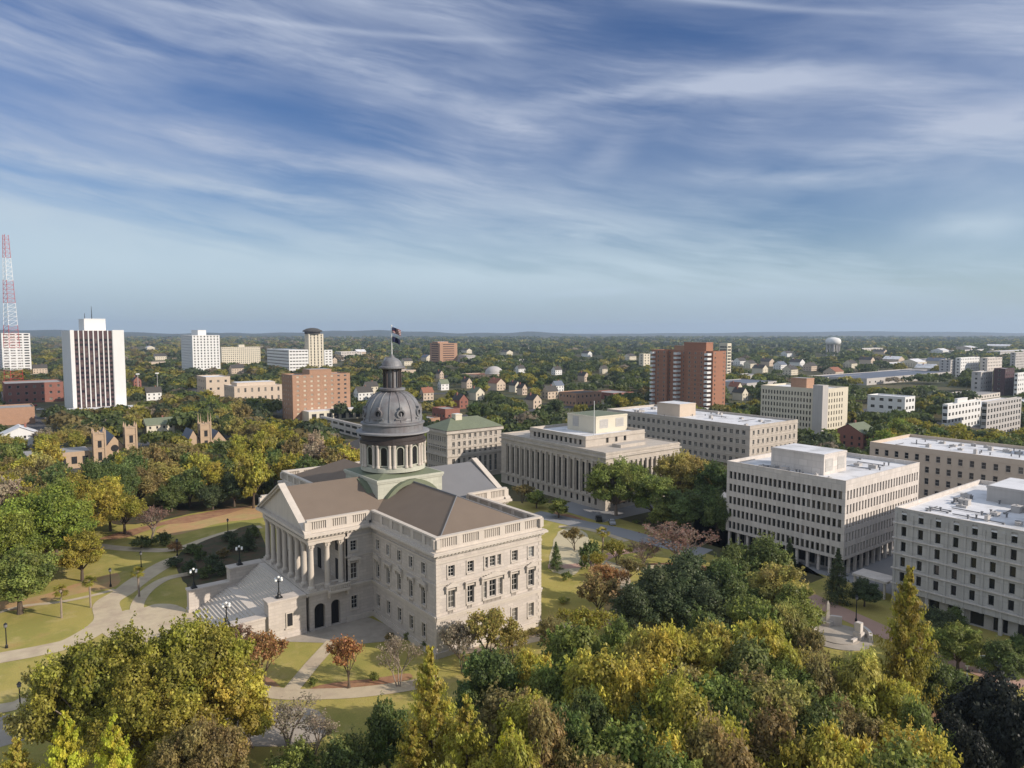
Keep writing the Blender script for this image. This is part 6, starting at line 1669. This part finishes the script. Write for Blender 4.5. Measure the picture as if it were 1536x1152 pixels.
AUT = ['olive', 'olive', 'olive', 'khaki', 'brown', 'brown', 'yellowgreen', 'green', 'dark', 'dark', 'greybrown']
fill([(800, 985), (930, 960), (1180, 950), (1290, 1000), (1390, 1050), (1385, 1152), (640, 1152), (700, 1100)], 48, (13, 18), (4.2, 6.6), ['yellowgreen', 'yellowgreen', 'green', 'green', 'dark', 'brown', 'khaki', 'dark', 'olive'], ['upright', 'upright', 'oak', 'magnolia'], 'in the dense grove across the bottom right of the picture', 'trees in the front grove', .40)
fill([(-20, 675), (60, 655), (215, 668), (300, 655), (340, 645), (420, 640), (530, 655), (545, 690), (412, 700), (395, 742), (260, 765), (160, 735), (-20, 738)], 62, (13, 18), (4.5, 7.0), AUT, 'auto', 'in the park wood left of the portico', 'trees in the park wood', .55)
fill([(195, 590), (300, 575), (420, 598), (430, 640), (300, 638), (210, 650), (190, 620)], 26, (11, 16), (4.5, 7), ['olive', 'khaki', 'brown', 'dark', 'green'], 'mid', 'between the chapel and the beige classical building', 'trees behind the chapel', .6)
fill([(-10, 625), (100, 640), (130, 640), (130, 655), (0, 665)], 8, (9, 13), (4, 6), ['greybrown', 'khaki', 'olive'], 'mid', 'beside the white gabled house at the left edge', 'trees beside the white gabled house', .6)
fill([(527, 585), (640, 590), (760, 612), (860, 600), (960, 590), (972, 560), (860, 545), (640, 545), (530, 560)], 44, (10, 15), (4.5, 7), ['dark', 'dark', 'green', 'deep', 'olive', 'yellow'], 'mid', 'around the houses beyond the dome', 'trees around the houses beyond the dome', .6)
fill([(1275, 640), (1300, 610), (1400, 600), (1470, 610), (1536, 620), (1536, 650), (1420, 655), (1300, 660)], 22, (11, 15), (4.5, 7), ['green', 'lush', 'dark', 'olive'], 'mid', 'behind the long pale office block at the right', 'trees behind the long pale office block', .6)
fill([(1085, 600), (1140, 590), (1140, 650), (1088, 630)], 8, (10, 14), (4, 6), ['dark', 'green', 'olive'], 'mid', 'between the brick tower and the grey stair tower block', 'trees by the brick tower', .6)
fill([(1370, 880), (1536, 950), (1536, 1000), (1400, 960)], 5, (4, 7), (2, 3), ['dark', 'green'], 'magnolia', 'small, along the pink walk before the grey marble block', 'small trees along the pink walk', .9)
# shrubs at the foot of the building and along the beds
for i, (u, v) in enumerate(((410, 948), (425, 950), (450, 946), (585, 962), (612, 958), (640, 975), (800, 952), (846, 905), (850, 870), (1060, 862), (1085, 858), (985, 858), (955, 785), (970, 788), (470, 1030), (560, 1022), (215, 815))):
    p = at(u, v); plant('shrub', p.x, p.y, rng.uniform(.8, 1.5), rng.uniform(.9, 1.7), rng.choice(['dark', 'green', 'brown']), 'small clipped shrub in a bed near the domed building', 'clipped shrubs by the building')

for i, (u, v) in enumerate(((300, 842), (318, 850), (335, 836), (352, 825), (368, 815), (310, 865), (330, 862), (285, 862), (345, 812), (380, 806), (290, 830), (262, 850))):
    p = at(u, v); plant('shrub', p.x, p.y, rng.uniform(1.6, 2.8), rng.uniform(1.6, 3.0), rng.choice(['deep', 'dark', 'brown']), 'dark rounded azalea clump in the shade beyond the stairs', 'azalea clumps beyond the stairs')

# the woods of the outer town: past counting, one mass of crowns out to the horizon
def far_woods():
    Q, C = [], []; cand = []
    N_ = 13200
    lf = nrg.uniform(math.log(215), math.log(6800), N_); fs = np.exp(lf); az = nrg.uniform(-1.02, 1.02, N_)
    TA = np.array([(a, b_, c) for a, b_, c in TREES])
    for f, a in zip(fs, az):
        x, y = FW[0] * f + RT[0] * a * f, FW[1] * f + RT[1] * a * f
        g = 1 + f / 1500
        r_ = nrg.uniform(4, 7) * min(g, 3.2)
        if f < 1500 and not clear_of(x, y, 5.0): continue
        if f >= 1500 and not clear_of(x, y, 12): continue
        h = nrg.uniform(8, 13) * min(1.0 + f / 9000, 1.4)
        if hides(x, y, r_, h): continue
        if f < 700 and any((abs(y - rd[0][1]) < rd[2] * .5 + 1.5 if rd[0][1] == rd[1][1] else abs(x - rd[0][0]) < rd[2] * .5 + 1.5) for rd in ROADS): continue
        if 140 < x < 262 and -40 < y < 230: continue
        if x < 140 and y < 262: continue
        if f < 500 and ((TA[:, 0] - x) ** 2 + (TA[:, 1] - y) ** 2 < (.62 * (TA[:, 2] + r_)) ** 2).any(): continue
        # keep sight lines to the street fronts open: thin out just before buildings
        if f < 900 and any(b0 - 26 < x < b1 and c0 - 26 < y < c1 for b0, b1, c0, c1 in FOOT) and nrg.uniform() < .45: continue
        u = 768 + F * a
        left = 1 / (1 + math.exp((u - 520) / 60))
        pal = [('olive', .35 + .9 * left), ('brown', .03 + .9 * left), ('dark', 1.3), ('green', .5), ('deep', 1.0), ('khaki', .04 + .5 * left), ('yellowgreen', .02), ('greybrown', .05 + .35 * left)]
        w_ = np.array([q_[1] for q_ in pal]); k = nrg.choice(len(pal), p=w_ / w_.sum()); c = np.array(PAL[pal[k][0]]) * nrg.uniform(.55, .85)
        n = int(np.clip(95000 / f, 30, 330)) if f < 1500 else 26
        d = unit(n); d[:, 2] = np.abs(d[:, 2]) * 1.0 - .25
        lump = 1 + .22 * np.sin(d[:, 0] * 5 + x) * np.cos(d[:, 1] * 5 + y)
        p = np.array([x, y, h * .55]) + d * np.array([r_, r_, h * .47]) * (nrg.uniform(.7, 1.05, n) * lump)[:, None]
        nn = d + unit(n) * .6; nn /= np.linalg.norm(nn, axis=1)[:, None]
        s = 2.0 * math.sqrt(r_ * h * 4 / n)
        Q.append(quads(p, nn, np.full(n, s) * nrg.uniform(.6, 1.3, n), .8)); C.append(c[None, :] * nrg.uniform(.7, 1.3, n)[:, None])
    q = np.concatenate(Q); c = np.concatenate(C); n = len(q); me = bpy.data.meshes.new('far_woodland')
    me.vertices.add(n * 4); me.vertices.foreach_set('co', q.reshape(-1).astype(np.float32)); me.loops.add(n * 4); me.loops.foreach_set('vertex_index', np.arange(n * 4, dtype=np.int32))
    me.polygons.add(n); me.polygons.foreach_set('loop_start', np.arange(0, n * 4, 4, dtype=np.int32))
    a = me.attributes.new('tint', 'FLOAT_COLOR', 'FACE'); a.data.foreach_set('color', np.concatenate([c, np.ones((n, 1))], 1).reshape(-1).astype(np.float32))
    me.materials.append(M['leaf_far']); me.update(calc_edges=True)
    o = bpy.data.objects.new('far_woodland', me); col.objects.link(o); tag(o, 'unbroken woods of the outer town reaching to the horizon', 'woodland', kind='stuff')
    print('far quads', n, 'trees', len(Q), 'individual', len(TREES))


far_woods()

# ---------------------------------------------------------------- street furniture
def lamp_post(u, v, h, label):
    p = at(u, v); t = thing('lamp_post', (p.x, p.y, 0), label, 'lamp post', 'lantern posts along the park paths')
    b = MB(); b.lathe([(.26, 0), (.22, .5), (.11, .7), (.08, h - .9), (.16, h - .8)], (p.x, p.y), 8); b.build('post', M['iron'], t)
    b = MB(); b.lathe([(.14, h - .8), (.26, h - .65), (.3, h - .2)], (p.x, p.y), 8); b.build('lantern', M['slate'], t)
    b = MB(); b.lathe([(.36, h - .2), (.2, h), (.05, h + .15)], (p.x, p.y), 8); b.build('cap', M['iron'], t)


for (u, v, h, lb) in ((10, 972, 4.6, 'black lantern post by the left path at the picture edge'), (166, 880, 4.2, 'black lantern post on the lawn beside the straw bed'), (212, 853, 4.2, 'black lantern post by the bend of the path near the stair plaza'), (266, 834, 4.4, 'black lantern post by the upper path'), (342, 800, 4.2, 'black lantern post near the far end of the portico'), (31, 1072, 5.0, 'black lantern post on the lower left paving'),
                      (1284, 932, 5.2, 'black lantern post on the pink walk by the monument'), (1000, 812, 4.5, 'black lantern post beside the drive'), (466, 945, 4.5, 'green black lantern post before the arched carriage door')):
    lamp_post(u, v, h, lb)
# utility poles with floodlights on the left
for (u, v, h, lb) in ((208, 600, 22, 'tall pale pole between the white tower and the trees, left of two'), (237, 598, 22, 'tall pale pole between the white tower and the trees, right of two')):
    p = at(u, v); t = thing('floodlight_pole', (p.x, p.y, 0), lb, 'pole', 'floodlight poles'); b = MB(); b.tube((p.x, p.y, 0), (p.x, p.y, h), .25, .18, 6); b.build('pole', M['concrete_grey'], t); b = MB(); b.box(p.x - 1.4, p.x + 1.4, p.y - .2, p.y + .2, h - .6, h + .3); b.build('lamp', M['white'], t)

# monument: ring of granite walls, obelisk, figures on plinths
pm = at(1256, 955); t = thing('monument', (pm.x, pm.y, 0), 'pale granite memorial with curved walls, small obelisk and round plaza among trees', 'monument')
b = MB(); b.lathe([(6.1, .0), (6.1, .15)], (pm.x, pm.y), 40); b.lathe([(3.9, .15), (3.9, .28)], (pm.x, pm.y), 40); b.build('base', M['paving'], t)
po = at(1241, 938); b = MB(); b.box(po.x - .8, po.x + .8, po.y - .8, po.y + .8, 0, .9); b.prism([(po.x - .38, po.y - .38), (po.x + .38, po.y - .38), (po.x + .38, po.y + .38), (po.x - .38, po.y + .38)], .9, 1.0)
b.lathe([(.5, .9), (.32, 4.4), (.02, 5.0)], (po.x, po.y), 4); b.build('obelisk', M['trim'], t)
for (a0, a1, h_) in ((R(20), R(95), 1.9), (R(-70), R(-5), 1.5), (R(110), R(165), 2.6)):
    b = MB(); n = 12
    for k in range(n):
        t0, t1 = a0 + (a1 - a0) * k / n, a0 + (a1 - a0) * (k + 1) / n; P_ = lambda r_, t_, z_: (pm.x + r_ * math.cos(t_), pm.y + r_ * math.sin(t_), z_)
        b.face([P_(5.3, t0, .15), P_(5.3, t1, .15), P_(5.3, t1, h_), P_(5.3, t0, h_)]); b.face([P_(5.9, t1, .15), P_(5.9, t0, .15), P_(5.9, t0, h_), P_(5.9, t1, h_)]); b.face([P_(5.3, t0, h_), P_(5.3, t1, h_), P_(5.9, t1, h_), P_(5.9, t0, h_)])
        if k in (0, n - 1): tt = t0 if k == 0 else t1; b.face([P_(5.3, tt, .15), P_(5.9, tt, .15), P_(5.9, tt, h_), P_(5.3, tt, h_)])
    b.build('curved_wall', M['concrete'], t)
pq = at(1288, 960); b = MB(); b.box(pq.x - .7, pq.x + .7, pq.y - .7, pq.y + .7, 0, 1.6); b.box(pq.x - .5, pq.x + .5, pq.y - .5, pq.y + .5, 1.6, 3.4); b.box(pq.x - 2.6, pq.x + 2.6, pq.y - .25, pq.y + .25, .15, .75); b.build('plinth', M['concrete'], t)
# small green canopy with white edges at the right
pc_ = at(1482, 1022); t = thing('canopy', (pc_.x, pc_.y, 0), 'small green gabled canopy with white edges at the right among dark trees', 'canopy')
b = MB(); w_, l_ = 2.8, 2.4
b.face([(pc_.x - w_, pc_.y - l_, 2.6), (pc_.x + w_, pc_.y - l_, 2.6), (pc_.x + w_, pc_.y, 3.6), (pc_.x - w_, pc_.y, 3.6)]); b.face([(pc_.x + w_, pc_.y + l_, 2.6), (pc_.x - w_, pc_.y + l_, 2.6), (pc_.x - w_, pc_.y, 3.6), (pc_.x + w_, pc_.y, 3.6)]); b.build('roof', M['tile_green'], t)
b = MB()
for sx in (-w_, w_):
    for sy in (-l_, l_): b.tube((pc_.x + sx, pc_.y + sy, 2.55), (pc_.x + sx, pc_.y, 3.6), .14, .14, 5)
b.build('edge', M['white_paint'], t)
for sx in (-w_ + .2, w_ - .2):
    for sy in (-l_ + .2, l_ - .2): b = MB(); b.tube((pc_.x + sx, pc_.y + sy, 0), (pc_.x + sx, pc_.y + sy, 2.65), .09, .09, 6); b.build('leg', M['white_paint'], t)

# parked cars far off
CAR = {}
for nm, c in (('white', (.7, .7, .7)), ('black', (.02, .02, .02)), ('silver', (.35, .36, .38)), ('red', (.3, .03, .03)), ('blue', (.03, .06, .16))): CAR[nm] = mat(nm + '_car_paint', c, .03, 1, rough=.3, spec=.6)


def car(p, rot, colr, label):
    t = thing('parked_car', (p.x, p.y, 0.03), label, 'car', 'parked cars'); t.rotation_euler = (0, 0, rot)
    b = MB(); pr = [(-2.2, .35), (2.2, .35), (2.25, .75), (1.3, .92), (.6, 1.42), (-1.1, 1.45), (-1.9, .98), (-2.25, .9)]
    n = len(pr)
    for s in (-1, 1): q_ = [(x, s * .85 * (1 if z < 1 else .82), z) for x, z in pr]; b.face(q_ if s < 0 else list(reversed(q_)))
    for i in range(n):
        (xa, za), (xb, zb_) = pr[i], pr[(i + 1) % n]; ka, kb = (1 if za < 1 else .82), (1 if zb_ < 1 else .82); b.face([(xa, -.85 * ka, za), (xa, .85 * ka, za), (xb, .85 * kb, zb_), (xb, -.85 * kb, zb_)])
    b.build('body', CAR[colr], t, local=True)
    b = MB(); b.box(-1.5, .95, -.80, .80, 1.0, 1.36); b.face([(1.24, -.7, .97), (1.24, .7, .97), (.66, .62, 1.41), (.66, -.62, 1.41)]); b.build('windscreen', M['dark'], t, local=True)
    for sx in (-1.35, 1.35):
        for sy in (-.8, .8): b = MB(); b.tube((sx, sy - .1, .33), (sx, sy + .1, .33), .33, .33, 12); b.build('wheel', M['iron'], t, local=True)


for (u, v, r_, c, lb) in ((1246, 668, .2, 'black', 'black car parked left of the red brick house'), (1258, 672, .3, 'silver', 'silver car parked beside the red brick house'), (1446, 668, 1.5, 'white', 'white car on the street behind the long pale office block'), (1462, 672, 1.5, 'black', 'black car following the white one behind the long pale office block'), (1404, 668, 1.5, 'blue', 'dark blue car on the street at the right'),
                          (60, 615, 0, 'white', 'white car below the red brick building at the left'), (78, 618, 0, 'red', 'red car below the red brick building at the left'), (898, 781, .9, 'black', 'black car on the grey drive in the shade'), (918, 786, .9, 'silver', 'silver car on the grey drive in the shade')):
    car(at(u, v), r_, c, lb)

PROTO_CAR = {o.children[0].data.materials[0].name: o for o in list(bpy.data.objects) if o.name.startswith('parked_car')}
for k in range(26):
    src = rng.choice(list(PROTO_CAR.values())); right_ = k < 16
    p = at(rng.uniform(1385, 1530), rng.uniform(655, 672)) if right_ else at(rng.uniform(40, 100), rng.uniform(609, 628))
    if not clear_of(p.x, p.y, 1.5): continue
    c = copy_tree(src); c.location = (p.x, p.y, .03); c.rotation_euler = (0, 0, rng.choice([0, math.pi / 2]))
    c['label'] = 'small parked car in the lot behind the long pale office block' if right_ else 'small parked car in the lot below the tall white tower'; c['group'] = 'cars in the lot behind the long pale office block' if right_ else 'cars in the lot below the tall white tower'

# ---------------------------------------------------------------- haze
HAZE = 0.000075
if HAZE:
    b = MB(); e = FW; c_ = (FW[0] * 5600, FW[1] * 5600)
    b.box(-13000, 13000, -13000, 13000, -1.1, 205); o = b.build('haze', bpy.data.materials.new('haze_air')); o['kind'] = 'stuff'
    m = o.data.materials[0]; m.use_nodes = True; t = m.node_tree; t.nodes.clear()
    v = nd(t, 'ShaderNodeVolumePrincipled'); v.inputs['Color'].default_value = (.62, .78, 1.0, 1); v.inputs['Density'].default_value = HAZE; v.inputs['Anisotropy'].default_value = 0.2
    oo = nd(t, 'ShaderNodeOutputMaterial'); t.links.new(v.outputs[0], oo.inputs['Volume'])
print('objects', len(bpy.data.objects))
